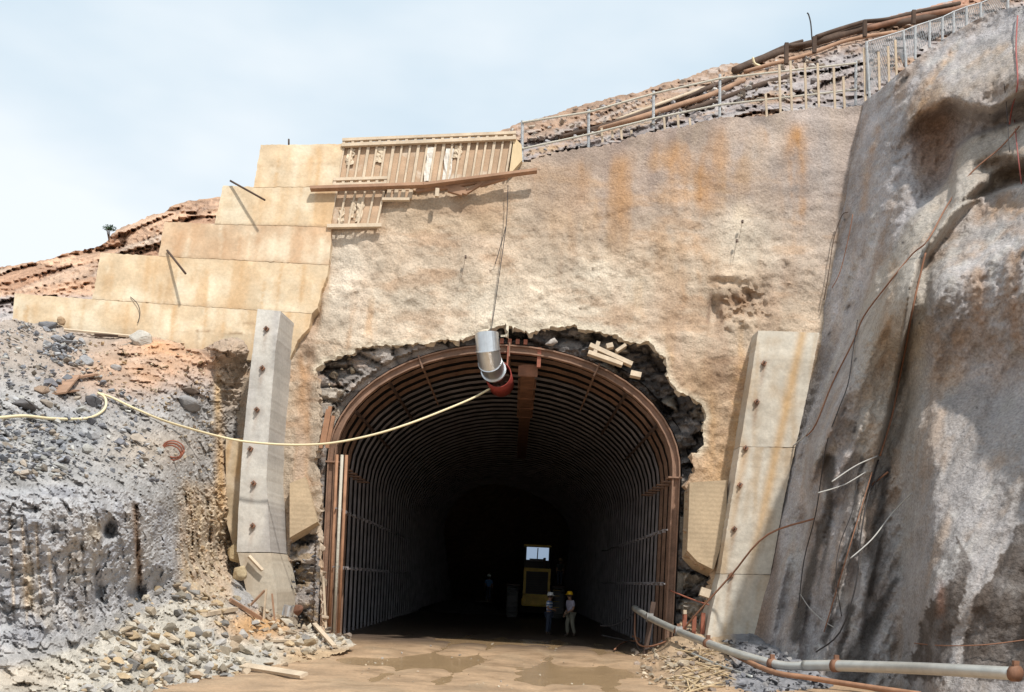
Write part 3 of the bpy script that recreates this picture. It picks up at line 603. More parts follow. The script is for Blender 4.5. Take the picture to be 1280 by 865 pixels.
def seam_col(fn, segs):
    def g(v, p):
        c = fn(v, p)
        for a, b, w, st in segs: c = mixc(c, (.30, .20, .12), st*np.exp(-(seg_dist(v, [a, b])[0]/w)**2))
        return c
    return g
def stepped():
    root = empty('stepped_concrete_wall', FP(240, 400, .2), 'cream stepped concrete retaining wall cast in lifts up the left bank', 'wall')
    lifts = [([(326, 181), (429, 180), (421, 233), (317, 234)], .225, 1, [((322, 207), (420, 205), 1.2, .4)]), ([(279, 232), (317, 234), (421, 233.2), (413, 283.5), (268, 280)], .215, 2, [((269, 281), (413, 283), 1.5, .6), ((330, 234), (318, 280), 1, .3)]),
             ([(206, 277), (268, 280.2), (413, 283.7), (414, 300), (411, 331), (199, 320), (198, 318)], .205, 3, [((199, 319), (411, 331), 1.4, .45), ((300, 282), (292, 325), 1, .25)]),
             ([(126, 316), (199, 320.2), (411, 331.2), (409, 345), (402, 362), (397, 385), (390, 392), (115, 373.6)], .195, 4, [((116, 373), (390, 391), 1.3, .35), ((215, 322), (205, 380), 1, .3)]),
             ([(18, 367), (115, 373.8), (390, 392.2), (386, 410), (372, 425), (362, 450), (250, 450), (100, 440), (14, 420)], .185, 5, [((246, 413), (302, 417), 1.2, .8), ((247, 413), (247, 440), 1, .5), ((318, 404), (292, 403), 1, .5)])]
    for poly, off, sd, segs in lifts:
        dark = (.50, .33, .18) if sd != 3 else (.46, .29, .17)
        grid_prism('concrete_lift', poly, lambda a, b, off=off: FP(a, b, off), .9, FN, seam_col(cast_col((.575, .45, .305) if sd != 3 else (.54, .40, .27), (.66, .57, .43), dark, sd, .85), segs), M['cast'], root, 3.6, .012, sd, .3)
    return root
stepped()
def rod(name, pts, r, m, label, cat, group=None, sub=5, n=6):
    return tag(MB().tube(curve_pts(pts, sub) if len(pts) > 2 else pts, r, n).build(name, M[m], None, True), label, cat, group)
rod('tie_bar', [FP(288, 226, .3), FP(331, 250, .9)], .035, 'dark_wood', 'dark steel bar jutting from the second highest lift of the stepped wall', 'steel bar')
rod('tie_bar', [FP(209, 313, .25), FP(232, 342, .9)], .035, 'dark_wood', 'dark steel bar jutting from the stepped wall above the fourth lift', 'steel bar')
rod('tie_bar', [FP(361, 181, .2), FP(361, 174, .2)], .03, 'dark_wood', 'short dark bar standing on the top lift of the stepped wall', 'steel bar')
rod('hanging_wire', [FP(163, 371, .22), FP(172, 380, .26), FP(175, 392, .25), FP(172, 404, .23)], .012, 'cable', 'short curved wire hanging on the lowest cream concrete lift', 'wire')

# ------------------------------------------------------------------ timber formwork
def formwork():
    root = empty('timber_formwork', FP(530, 230, .2), 'braced timber formwork panels of pale studs at the wall crest beside the top concrete lift', 'formwork')
    MB().prism([FP(a, b, .10) for a, b in ((428, 179), (642, 170), (634, 219), (560, 233), (520, 238), (419, 236))], .30, FN).build('form_panel', M['board'], root)
    MB().prism([FP(a, b, .10) for a, b in ((419, 237), (482, 236), (472, 283), (410, 283))], .30, FN).build('form_panel', M['board'], root)
    MB().prism([FP(a, b, .08) for a, b in ((484, 237), (515, 235), (510, 249), (480, 249))], .28, FN).build('form_panel', M['board'], root)
    MB().prism([FP(a, b, .2) for a, b in ((642.5, 171), (652, 181), (653, 200), (636, 219))], 1.2, FN).build('end_panel', M['concrete'], root)
    for k in range(21):
        t = k/20; xt = 430+t*210; yt = 178-t*8
        yb = np.interp(xt, (428, 520, 560, 642), (235, 237, 232, 219)); xb = xt-(yb-yt)*.155
        MB().box(FP(xt, yt+3, .15), FP(xb, yb, .15), .06 if k % 3 else .09, .10, FN).build('stud', M['wood'], root)
    for k in range(6):
        x = 421+k*11.8
        MB().box(FP(x, 240, .15), FP(x-9, 282, .15), .06, .10, FN).build('stud', M['wood'], root)
    for k in range(4): MB().box(FP(487+k*9, 238, .13), FP(485+k*9, 249, .13), .12, .12, FN).build('stud', M['wood'], root)
    for (a, b), (c, d), w in (((428, 175.5), (645, 166.5), .10), ((427, 182), (645, 173), .11), ((417, 225), (484, 223), .10), ((416, 231.5), (483, 230), .10), ((409, 283), (477, 282), .12), ((478, 249.5), (512, 249.5), .09)):
        MB().box(FP(a, b, .25), FP(c, d, .25), w, .11, FN).build('waler', M['wood'], root)
    for k in range(20):
        x = 430+k*11.2; y = 175.5-(x-428)*.0415
        MB().box(FP(x, y-.5, .24), FP(x, y+7, .24), .09, .08, FN).build('cripple_stud', M['wood'], root)
    for k in range(7):
        x = 419+k*10.5; MB().box(FP(x, 225, .24), FP(x-.6, 231, .24), .09, .08, FN).build('cripple_stud', M['wood'], root)
    for a, b in (((520, 239), (558, 232)), ((550, 236), (600, 227)), ((583, 241), (602, 229)), ((556, 234), (584, 242)), ((560, 231), (583, 238)), ((600, 232), (634, 222)), ((560, 238), (578, 243))):
        MB().box(FP(*a, .26), FP(*b, .30), .11, .10, FN).build('brace', M['plank'], root)
    MB().box(FP(547, 236, .5), FP(546, 246, .5), .12, .1, FN).build('brace', M['wood'], root)
    # torn lining paper caught in the panel
    r = random.Random(5)
    for cx, cy, w, h in ((438, 196, 9, 20), (474, 194, 9, 18), (536, 205, 8, 42), (560, 205, 10, 40), (572, 190, 10, 16), (441, 262, 7, 22), (427, 270, 7, 18), (450, 262, 8, 30)):
        vs = []; fs = []; nx, ny = 3, 6
        for j in range(ny+1):
            for i in range(nx+1):
                px = cx+(i/nx-.5)*w-(j/ny-.5)*h*.155+r.uniform(-1, 1)*(1 if 0 < i < nx else 1.4); py = cy+(j/ny-.5)*h+r.uniform(-1, 1)
                vs.append(FP(px, py, .115+r.uniform(0, .08)))
        for j in range(ny):
            for i in range(nx): a = j*(nx+1)+i; fs.append((a, a+1, a+nx+2, a+nx+1))
        o = mesh_obj('torn_sheet', vs, fs, M['paper'] if h > 30 else M['paper2']); adopt(o, root); o.modifiers.new('thick', 'SOLIDIFY').thickness = .01
M['paper'] = mat('pale_sheeting', (.66, .62, .56), rough=.8, var=.12, vscale=3); M['paper2'] = mat('tan_sheeting', (.58, .48, .36), rough=.8, var=.25, vscale=5)
formwork()
tag(MB().box(FP(388, 236, .42), FP(540, 231, .44), .10, .20, FN).box(FP(530, 231.5, .46), FP(671, 213.5, .50), .09, .20, FN).build('scaffold_plank', M['plank']), 'long brown scaffold plank running across the timber formwork', 'plank')
rod('downline', [FP(635, 231, .3), FP(633, 278, .25), FP(626, 330, .2), FP(616, 400, .2), FP(613, 414, .3)], .014, 'cable', 'thin dark line hanging from formwork down to the vent duct', 'cable')
rod('downline', [FP(633, 280, .22), FP(628, 300, .2), FP(619, 330, .18)], .012, 'cable', 'short slack wire splitting from the line below the formwork', 'cable')

# ------------------------------------------------------------------ concrete columns
DL = Vector((-.06, -1, 0)).normalized()
def column_left():
    root = empty('concrete_buttress', G(325, 790), 'pale grey concrete buttress with bolt plates beside the cream stepped wall', 'buttress')
    bolts = ((333, 411), (328, 460), (321, 512), (313, 561), (317, 604), (316, 657))
    up = [(322, 386), (351, 389), (344, 440), (336, 540), (333, 600), (338, 690), (296, 690), (298, 640), (303, 560), (312, 470)]
    grid_prism('upper_shaft', up, lambda a, b: FP(a, b, 1.75), 2.3, DL, cast_col((.46, .435, .40), (.56, .53, .48), (.33, .31, .30), 11, .8, [(a, b, 40, .5) for a, b in bolts]), M['cast'], root, 3.2, .02, 11, .07)
    lo = [(297, 691), (338, 691), (346, 740), (347, 790), (318, 790), (308, 740)]
    grid_prism('base', lo, lambda a, b: FP(a, b, 1.76), 2.3, DL, cast_col((.45, .39, .31), (.52, .47, .39), (.36, .28, .20), 12, .6), M['cast'], root, 3.2, .02, 12, .07)
    grid_prism('wing', [(282, 548), (306, 548), (302, 690), (296, 700), (283, 650)], lambda a, b: FP(a, b, 1.1), 1.8, DL, cast_col((.46, .36, .24), (.52, .44, .34), (.45, .27, .12), 13, .9), M['cast'], root, 3.2, .03, 13, .1)
    for a, b in bolts: bolt(a, b, 1.80, root, M['rust'])
def bolt(a, b, off, root, m):
    c = FP(a, b, off); pl = MB().box(FP(a-2.6, b, off), FP(a+2.6, b, off), .13, .05, FN).build('bolt_plate', m, root)
    pl.data.transform(Matrix.Translation(c) @ Matrix.Rotation(R(35+(a*7+b*3) % 25), 4, FN) @ Matrix.Translation(-c))
    MB().tube([c, c+FN*.12], .03, 6).build('bolt', M['dark_rust'], root)
column_left()
def column_right():
    root = empty('concrete_buttress', G(905, 812), 'leaning pale concrete buttress half shaded by the rough rock slope', 'buttress')
    bolts = ((955, 454), (946, 502), (932, 560), (925, 606), (918, 661), (914, 719))
    s1 = [(948, 413), (1024, 416), (1014, 470), (1003, 520), (994, 559), (925, 558), (936, 490)]
    s2 = [(925, 558.6), (994, 559.6), (981, 620), (970, 680), (963, 718), (900, 717), (912, 640)]
    s3 = [(900, 717.6), (963, 718.6), (955, 770), (948, 834), (878, 834), (888, 770)]
    for i, (q, off) in enumerate(((s1, .80), (s2, .81), (s3, .80))):
        f = cast_col((.50, .455, .385), (.57, .53, .46), (.42, .31, .20), 21+i, .7, [(a, b, 50, .7) for a, b in bolts])
        g = seam_col(f, [((948, 560), (985, 560), 1.2, .6)]) if i else f
        def h(v, p, g=g):
            c = g(v, p); w = (np.exp(-((v[:, 0]-(1004-.22*(v[:, 1]-413)))/6)**2)+.6*np.exp(-((v[:, 0]-(930-.16*(v[:, 1]-560)))/5)**2)*smooth((v[:, 1]-540)/30))*smooth((800-v[:, 1])/200)
            return mixc(c, (.50, .30, .12), .7*w)
        grid_prism('shaft_lift', q, lambda a, b, off=off: FP(a, b, off), 1.6, Vector((.02, -1, 0)).normalized(), h, M['cast'], root, 3.4, .025, 21+i, .15)
    for a, b in bolts: bolt(a, b, .85, root, M['rust'])
column_right()
def patch():
    o = MB().prism([FP(a, b, .3) for a, b in ((862, 603), (909, 600), (908, 640), (899, 690), (892, 712), (872, 702), (859, 688), (861, 640))], 1.0, FN).build('concrete_block', M['patch'])
    tag(o, 'tan board marked concrete block between the right leg of the arch and the leaning buttress', 'concrete block')
def boardmat(name, base):
    m = mat(name, base, var=.2, vscale=1, grain=.1, bumps=((8, .01),))
    N = m.node_tree.nodes; L = m.node_tree.links; w = N.new('ShaderNodeTexWave'); w.bands_direction = 'Z'; w.inputs['Scale'].default_value = 2.2; w.inputs['Distortion'].default_value = .6
    tc = N.new('ShaderNodeTexCoord'); L.new(tc.outputs['Object'], w.inputs['Vector']); b = N.new('ShaderNodeBump'); b.inputs['Distance'].default_value = .0025
    L.new(w.outputs[1], b.inputs['Height']); p = N['Principled BSDF']; old = p.inputs['Normal'].links[0].from_socket; L.new(old, b.inputs['Normal']); L.new(b.outputs[0], p.inputs['Normal']); return m
M['patch'] = boardmat('board_marked_concrete', (.43, .33, .22))
patch()
tag(MB().prism([FP(a, b, .28) for a, b in ((362, 604), (382, 596), (394, 640), (397, 652), (376, 664), (362, 672))], .6, FN).build('concrete_block', M['patch']), 'tan board marked concrete facing between the grey buttress and the left arch leg', 'concrete block')

# ------------------------------------------------------------------ steel arch ribs
def rib_mesh(name, m, seg=46, dep=.32, wid=.28, a0=0.0):
    tw, tf = (.05, .045) if dep > .2 else (wid*.99, dep*.3)
    sec = [(0, -wid/2), (0, wid/2), (tf, wid/2), (tf, tw/2), (dep-tf, tw/2), (dep-tf, wid/2), (dep, wid/2), (dep, -wid/2), (dep-tf, -wid/2), (dep-tf, -tw/2), (tf, -tw/2), (tf, -wid/2)]
    v = []; f = []; n = len(sec)
    for k in range(seg+1):
        t = k/seg; x, z = arch_xz(t, a0); x1, z1 = arch_xz(min(1, t+.002), a0); x0, z0 = arch_xz(max(0, t-.002), a0)
        d = Vector((x1-x0, 0, z1-z0)).normalized(); inn = Vector((d.z, 0, -d.x))   # inward
        for r, w in sec: v.append(Vector((x-XC, 0, z)) + inn*r + Vector((0, w, 0)))
    for k in range(seg):
        for q in range(n): q2 = (q+1) % n; f.append((k*n+q, k*n+q2, (k+1)*n+q2, (k+1)*n+q))
    me = bpy.data.meshes.new(name); me.from_pydata([tuple(a) for a in v], [], f); me.update(); me.materials.append(m); return me
def plate_mesh(m, t):
    x, z = arch_xz(t); x1, z1 = arch_xz(t+.003); d = Vector((x1-x, 0, z1-z)).normalized(); inn = Vector((d.z, 0, -d.x))
    c = Vector((x-XC, 0, z)) + inn*.16
    b = MB(); b.box(c-d*.025, c+d*.025, .44, .34, (0, -1, 0)); me = bpy.data.meshes.new('splice_plate'); me.from_pydata([tuple(q) for q in b.v], [], b.f); me.materials.append(m); return me
def ribs():
    front = rib_mesh('front_rib', M['rib_front'], 46, .25, .26); back = rib_mesh('rib', M['rib'], 40, .075, .13)
    near = rib_mesh('near_rib', M['rib_front'], 40, .10, .14)
    pl = [plate_mesh(M['rib_front'], t) for t in (.215, .405, .5, .595, .785)]
    ys = [YR, YR+.40] + [YR+.46+1.1*k for k in range(1, 98)]
    proto = None
    for i, Y in enumerate(ys):
        o = link(bpy.data.objects.new('steel_rib', front if i == 0 else near if i < 5 else back)); o.location = (XC, Y, 0)
        if i == 0: tag(o, 'outermost rust coloured steel arch rib framing the tunnel mouth', 'steel rib', 'steel arch ribs lining the tunnel')
        elif i == 1: tag(o, 'rusty steel rib set close behind the outermost arch rib', 'steel rib', 'steel arch ribs lining the tunnel')
        else: tag(o, 'dark rusted steel arch rib, one of the row receding into the tunnel', 'steel rib', 'steel arch ribs lining the tunnel')
        if i < 8:
            for m in pl:
                c = link(bpy.data.objects.new('splice_plate', m)); c.parent = o
M['rib_front'] = mat('mouth_rusty_steel', (.24, .145, .10), rough=.7, var=.35, vscale=1.5, grain=.15, bumps=((20, .004),), stretch='world')  # rust brown steel for the ribs nearest the mouth
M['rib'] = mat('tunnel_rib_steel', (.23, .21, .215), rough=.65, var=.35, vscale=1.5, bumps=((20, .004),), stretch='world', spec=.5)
ribs()
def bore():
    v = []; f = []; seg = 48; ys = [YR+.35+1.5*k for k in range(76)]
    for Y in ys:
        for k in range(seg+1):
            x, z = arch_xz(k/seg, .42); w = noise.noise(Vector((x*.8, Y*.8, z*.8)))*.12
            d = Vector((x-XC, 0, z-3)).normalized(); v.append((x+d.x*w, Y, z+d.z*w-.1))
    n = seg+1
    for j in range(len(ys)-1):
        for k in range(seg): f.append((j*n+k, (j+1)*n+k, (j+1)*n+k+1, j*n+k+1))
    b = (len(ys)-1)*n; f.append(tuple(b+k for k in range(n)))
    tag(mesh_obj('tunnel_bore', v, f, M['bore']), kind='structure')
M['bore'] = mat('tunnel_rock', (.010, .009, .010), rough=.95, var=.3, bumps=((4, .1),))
bore()
# spacer rods along the lining
for s, z, lab in ((-1, 4.2, 'upper long tie rod clamped along the left tunnel ribs'), (-1, 2.35, 'lower long tie rod clamped along the left tunnel ribs, at head height'), (1, 4.0, 'upper long tie rod clamped along the right tunnel ribs'), (1, 2.3, 'lower long tie rod clamped along the right tunnel ribs, at head height')):
    r = empty('tie_rod', (XC+s*(AX-.36), YR, z), lab, 'tie rod', 'tie rods along the tunnel ribs')
    x = XC+s*(AX-.36); pts = [Vector((x, YR-.3+k*1.2, z+.04*math.sin(k*1.3))) for k in range(22)]
    MB().tube(pts, .025, 6).build('rod', M['rib'], r)
    for k in range(14): MB().cube((x, YR+k*1.1+.46, z), .11, .13, .11).build('clamp', M['rib'], r)
for s, t0, lab in ((-1, .30, 'row of spacer struts along the left shoulder of the arch'), (-1, .36, 'row of spacer struts along the left upper arch'), (1, .70, 'row of spacer struts along the right shoulder of the arch'), (1, .64, 'row of spacer struts along the right upper arch')):
    x, z = arch_xz(t0, -.2); r = empty('spacer_row', (x, YR, z), lab, 'spacer', 'spacer rows between arch ribs')
    for k in range(9): MB().box((x+.0, YR+.46+1.1*k+.09, z), (x, YR+.46+1.1*k+1.01, z), .08, .08, (0, 0, 1)).build('strut', M['dark_rust'], r)
# vertical pipes just inside the left leg
for x, lab, mm in ((-5.28, 'bare orange vertical pipe nearest the left leg of the steel arch', 'orange_steel'), (-5.12, 'thin pale vertical pipe beside the left arch leg', 'rail'), (-4.98, 'rusty vertical pipe, furthest in of three by the left arch leg', 'orange_steel')):
    tag(MB().tube([(XC+x, YR-.16, .0), (XC+x, YR-.16, 5.9)], .05, 8).build('standpipe', M[mm], None, True), lab, 'pipe', 'standpipes by the left arch leg')
for a, b, c, d, lab in ((401, 560, 410, 512, 'short rusty plank wedged between rock and left arch shoulder'), (409, 560, 417, 520, 'second short rusty plank leaning at the left arch shoulder'), (405, 556, 413, 508, 'thin orange lath between two planks at the left arch shoulder')):
    tag(MB().box(FP(a, b, .1), FP(c, d, .1), .11, .09, FN).build('wedge_plank', M['orange_steel']), lab, 'plank', 'planks wedged at the left arch shoulder')
# timber blocking over the right of the crown
for i, (a, b, c, d, w, lab) in enumerate(((737, 432, 790, 456, .14, 'longest pale timber block packed over the steel arch'), (735, 441, 778, 456, .13, 'lower pale timber block packed over the steel arch'), (742, 446, 748, 428, .12, 'upright timber block crossing the packed timbers over the arch'), (770, 440, 782, 432, .10, 'thin slanted stick above the packed timbers over the arch'), (788, 467, 801, 470, .17, 'square timber end resting on the right shoulder of the arch'), (758, 434, 766, 432, .15, 'short timber chock on top of the packed timbers'))):
    A = FP(a, b, .0); B = FP(c, d, .0); tag(MB().box(A, B, w, .2, FN).build('timber_block', M['wood']), lab, 'timber block', 'timber blocking above the arch')
cb = empty('crane_beam', (XC+.62, YR, 9.0), 'rusty beam hung along the tunnel crown beside the vent duct', 'beam')
MB().box((XC+.62, YR+.3, 9.08), (XC+.62, YR+24, 9.08), .40, .05, (0, 0, 1)).build('top_flange', M['rust'], cb)
MB().box((XC+.62, YR+.3, 8.93), (XC+.62, YR+24, 8.93), .06, .25, (0, 0, 1)).build('web', M['rust'], cb)
MB().box((XC+.62, YR+.3, 8.78), (XC+.62, YR+24, 8.78), .46, .05, (0, 0, 1)).build('bottom_flange', M['rust'], cb)
for q in range(5): MB().cube((XC+.62, YR+.35+q*2.2, 8.9), .62, .08, .34).build('hanger_plate', M['rust'], cb)
MB().cube((XC+.95, YR+.02, 9.28), .12, .2, .62).build('end_bracket', M['red_rust'], cb)

# ------------------------------------------------------------------ ventilation duct and fan
def duct():
    p = [P(608.5, 417, 33.35), P(610, 438, 33.35), P(612.5, 453, 33.6), P(617, 463, 34.15)]
    root = empty('vent_duct', p[1], 'shiny galvanised duct elbow hanging at the tunnel crown', 'duct')
    full = MB().tube(p, .36, 28, caps=False)
    for i in range(3):
        q = MB(); q.v = full.v[i*28:(i+2)*28]; q.f = [(k, (k+1) % 28, 28+(k+1) % 28, 28+k) for k in range(28)]
        q.build('duct_section', M['galv'], root).modifiers.new('t', 'SOLIDIFY').thickness = .012
    for i in (1, 2):
        c = sum(full.v[i*28:(i+1)*28], Vector())/28; q = MB(); q.v = [c+(w-c)*1.02+Vector((0, 0, dz)) for dz in (-.015, .015) for w in full.v[i*28:(i+1)*28]]
        q.f = [(k, (k+1) % 28, 28+(k+1) % 28, 28+k) for k in range(28)]; q.build('seam', M['galv'], root).modifiers.new('t', 'SOLIDIFY').thickness = .01
    d = (p[3]-p[2]).normalized(); MB().tube([p[3]-d*.03, p[3]+d*.03], .40, 28).build('flange', M['galv'], root)
    d = Vector((.06, 1, -.02)); q = p[3]+Vector((.14, .08, -.10))
    fr = empty('vent_fan', q, 'red painted fan drum behind the galvanised duct at the tunnel crown', 'fan')
    MB().tube([q, q+d*1.5], .42, 28, caps=False).build('drum', M['red_paint'], fr, True).modifiers.new('t', 'SOLIDIFY').thickness = .03
    MB().tube([q+d*.5, q+d*1.0], .15, 14).build('motor', M['dark_rust'], fr, True)
    for k in range(6):
        t = k*math.pi/3; MB().box(q+d*.6+Vector((.12*math.cos(t), 0, .12*math.sin(t))), q+d*.62+Vector((.4*math.cos(t), 0, .4*math.sin(t))), .16, .015, (.4, 1, 0)).build('blade', M['dark_rust'], fr)
    hb = MB()
    for a in (-.25, .25): hb.box(q+d*.4+Vector((a, 0, .35)), q+d*.4+Vector((a, 0, 1.0)), .05, .05)
    hb.build('hanger', M['red_rust'], fr)
duct()
for dx in (-.45, -.2, .05, .3): tag(MB().cube((XC+.2+dx, YR-.02, 9.74), .12, .16, .16).build('bracket', M['red_rust']), 'rusty bolt lug standing on top of the arch crown beside the vent duct', 'bracket', 'bolt lugs on the arch crown')

# yellow hose
hp = [P(612, 486, 34.3), P(590, 498, 33.6), P(552, 514, 32.6), P(510, 530, 32), P(468, 543, 31.7), P(420, 553, 31.5), P(380, 556, 31.4), P(340, 555, 31.3), P(300, 551, 31.3), P(268, 544, 30.9), P(235, 535, 30.0)] + [BP(x, y, .22) for x, y in ((200, 524), (165, 509), (140, 497), (122, 491), (110, 490))]
hp2 = [BP(x, y, .22) for x, y in ((122, 491), (131, 497), (132, 508), (124, 517), (108, 523), (85, 524), (60, 523), (30, 520), (0, 522), (-30, 524))]
rod('air_hose', hp[:-1], .033, 'hose', 'pale yellow hose sagging from the red fan across the arch to the left bank', 'hose')
rod('air_hose', hp2, .033, 'hose', 'pale yellow hose curling round a dark boulder on the left bank', 'hose')

# ------------------------------------------------------------------ people
def skin_mesh(name, joints, edges, m, sub=2):
    names = list(joints); me = bpy.data.meshes.new(name)
    me.from_pydata([joints[k][:3] for k in names], [(names.index(a), names.index(b)) for a, b in edges], [])
    o = link(bpy.data.objects.new(name, me)); sm = o.modifiers.new('skin', 'SKIN'); sm.use_smooth_shade = True
    for i, k in enumerate(names):
        r = joints[k][3]; r2 = joints[k][4] if len(joints[k]) > 4 else r
        me.skin_vertices[0].data[i].radius = (r, r2); me.skin_vertices[0].data[i].use_root = (i == 0)
    o.modifiers.new('sub', 'SUBSURF').levels = sub; o.modifiers['sub'].render_levels = sub
    dg = bpy.context.evaluated_depsgraph_get(); dg.update()
    nm = bpy.data.meshes.new_from_object(o.evaluated_get(dg)); nm.name = name; bpy.data.objects.remove(o)
    nm.materials.clear(); nm.materials.append(m); n = link(bpy.data.objects.new(name, nm)); return n
def person(loc, rz, label, hat, shirt, pants, arms, legs, h=1.75, lean=0.0):
    root = empty('person', loc, label, 'person'); root.rotation_euler = (0, 0, rz)
    k = h/1.75; L = lean
    # facing -Y locally
    j = {'pelvis': (0, 0, .95, .135, .11), 'waist': (0, -.0-L*.1, 1.10, .125, .10), 'chest': (0, -L*.25, 1.30, .155, .115), 'neck0': (0, -L*.35, 1.45, .085, .075), 'neck': (0, -.01-L*.4, 1.51, .055), 'head0': (0, -.025-L*.45, 1.58, .075, .09), 'head1': (0, -.02-L*.45, 1.67, .078, .095), 'head2': (0, -.015-L*.45, 1.72, .055, .07)}
    e = [('pelvis', 'waist'), ('waist', 'chest'), ('chest', 'neck0'), ('neck0', 'neck'), ('neck', 'head0'), ('head0', 'head1'), ('head1', 'head2')]
    def add(n, p, r, par): j[n] = (*p, r); e.append((par, n))
    for s, (el, wr, hd) in zip((-1, 1), arms):
        t = 'l' if s < 0 else 'r'
        add('sh'+t, (s*.185, -L*.3, 1.41), .062, 'chest'); add('el'+t, (s*el[0], el[1], el[2]), .046, 'sh'+t); add('wr'+t, (s*wr[0], wr[1], wr[2]), .033, 'el'+t); add('hd'+t, (s*hd[0], hd[1], hd[2]), .038, 'wr'+t)
    for s, (kn, an, to) in zip((-1, 1), legs):
        t = 'l' if s < 0 else 'r'
        add('hip'+t, (s*.095, 0, .90), .09, 'pelvis'); add('kn'+t, (s*kn[0], kn[1], kn[2]), .062, 'hip'+t); add('an'+t, (s*an[0], an[1], an[2]), .043, 'kn'+t); add('to'+t, (s*to[0], to[1], to[2]), .04, 'an'+t)
    j = {n: tuple(c*k for c in v) for n, v in j.items()}
    b = skin_mesh('body', j, e, M['skin']); b.parent = root
    def sub(ns, es, grow, name, m):
        jj = {n: (*j[n][:3], *(r+grow for r in j[n][3:])) for n in ns}; o = skin_mesh(name, jj, es, m); o.parent = root; return o
    jm = dict(j)
    for t in 'lr':
        a, c = Vector(j['sh'+t][:3]), Vector(j['el'+t][:3]); q = a.lerp(c, .75); j['sl'+t] = (*q, .05*k)
        a, c = Vector(j['kn'+t][:3]), Vector(j['an'+t][:3]); q = a.lerp(c, .92); j['cu'+t] = (*q, .05*k)
    sub(['chest', 'waist', 'pelvis', 'neck0', 'shl', 'shr', 'sll', 'slr'], [('pelvis', 'waist'), ('waist', 'chest'), ('chest', 'neck0'), ('chest', 'shl'), ('chest', 'shr'), ('shl', 'sll'), ('shr', 'slr')], .02*k, 'shirt', M[shirt])
    sub(['pelvis', 'hipl', 'hipr', 'knl', 'knr', 'cul', 'cur'], [('pelvis', 'hipl'), ('pelvis', 'hipr'), ('hipl', 'knl'), ('hipr', 'knr'), ('knl', 'cul'), ('knr', 'cur')], .022*k, 'trousers', M[pants])
    for t in 'lr':
        a, c = Vector(j['an'+t][:3]), Vector(j['to'+t][:3]); 
        jb = {'a': (*(a+Vector((0, 0, .06))), .05), 'b': (*a, .055), 'c': (*c, .05)}; o = skin_mesh('boot', jb, [('a', 'b'), ('b', 'c')], M['boot']); o.parent = root
    # face and hands
    hx = Vector(j['head0'][:3]); hh = Vector(j['head1'][:3])
    f = MB(); f.lathe(hh+Vector((0, -.1*k, -.035*k)), [(0, .02), (.014, .0), (.018, -.02), (0, -.03)], 8); o = f.build('nose', M['skin'], None, True); o.parent = root
    f = MB()
    for s in (-1, 1): f.lathe(hh+Vector((s*.032*k, -.092*k, -.005*k)), [(0, .011), (.012, 0), (0, -.011)], 8)
    o = f.build('eyes', M['hair'], None, True); o.parent = root
    for s in (-1, 1):
        o = MB().lathe(hh+Vector((s*.088*k, .005, -.03*k)), [(0, .035), (.016, .01), (.012, -.02), (0, -.032)], 8).build('ear', M['skin'], None, True); o.parent = root
    for t in 'lr':
        w, q = Vector(j['wr'+t][:3]), Vector(j['hd'+t][:3]); d = (q-w).normalized(); sd = d.cross(Vector((1, 0, 0))).normalized()
        fm = MB()
        for i in range(4):
            a = q+sd*(i-1.5)*.02+d*.02; fm.tube([a, a+d*(.045+.01*(i in (1, 2)))+Vector((0, -.005, 0)), a+d*(.07+.012*(i in (1, 2)))+Vector((0, -.02, -.006))], [.010, .009, .007], 6)
        a = q-sd*.035; fm.tube([a-d*.02, a+d*.02-sd*.015, a+d*.045-sd*.01], [.011, .010, .008], 6)
        o = fm.build('fingers', M['skin'], None, True); o.parent = root
    o = MB().lathe(hh+Vector((0, .012, -.02)), [(.098, -.04), (.1, 0), (.095, .03)], 18).build('hair', M['hair'], None, True); o.parent = root
    c = hh+Vector((0, -.0, .035)); rm = Matrix.Rotation(R(-6), 3, 'X')
    hm = MB(); hm.lathe(c, [(.128, 0), (.132, .005), (.126, .045), (.11, .085), (.078, .12), (.035, .138), (0.001, .142)], 22, rm)
    hm.lathe(c, [(.128, .002), (.142, -.006), (.142, .002), (.128, .012)], 22, rm)
    hm.box(c+Vector((0, -.10, .004)), c+Vector((0, -.19, -.012)), .16, .012, (0, 0, 1)); hm.box(c+Vector((0, -.12, .1)), c+Vector((0, .1, .12)), .03, .05, (0, 0, 1))
    o = hm.build('hard_hat', M[hat], None, True); o.parent = root
    return root
stand = (((.10, .0, .50), (.11, .03, .09), (.13, -.10, .05)), ((.10, -.02, .50), (.11, .02, .09), (.13, -.11, .05)))
stride = (((.10, -.09, .51), (.12, -.02, .09), (.13, -.16, .05)), ((.10, .04, .50), (.12, .16, .10), (.13, .05, .05)))
relaxed = (((.24, .03, 1.14), (.25, -.06, .90), (.25, -.08, .82)), ((.24, .03, 1.14), (.25, -.06, .90), (.25, -.08, .82)))
folded = (((.25, -.02, 1.14), (.10, -.22, 1.10), (.03, -.24, 1.11)), ((.25, -.02, 1.14), (.12, -.23, 1.06), (.05, -.26, 1.06)))
pocket = (((.24, .03, 1.14), (.22, -.14, .94), (.20, -.17, .87)), ((.25, -.03, 1.13), (.18, -.24, 1.0), (.14, -.28, .97)))
person(G(685, 794), R(70), 'person in a white hard hat and blue striped shirt standing in the tunnel mouth', 'white_hat', 'shirt_stripe', 'denim', folded, stand, 1.70)
person(G(712, 796), R(-60), 'person in a yellow hard hat and pale checked shirt, striding in tunnel mouth', 'yellow_hat', 'shirt_check', 'khaki', pocket, stride, 1.78, .15)

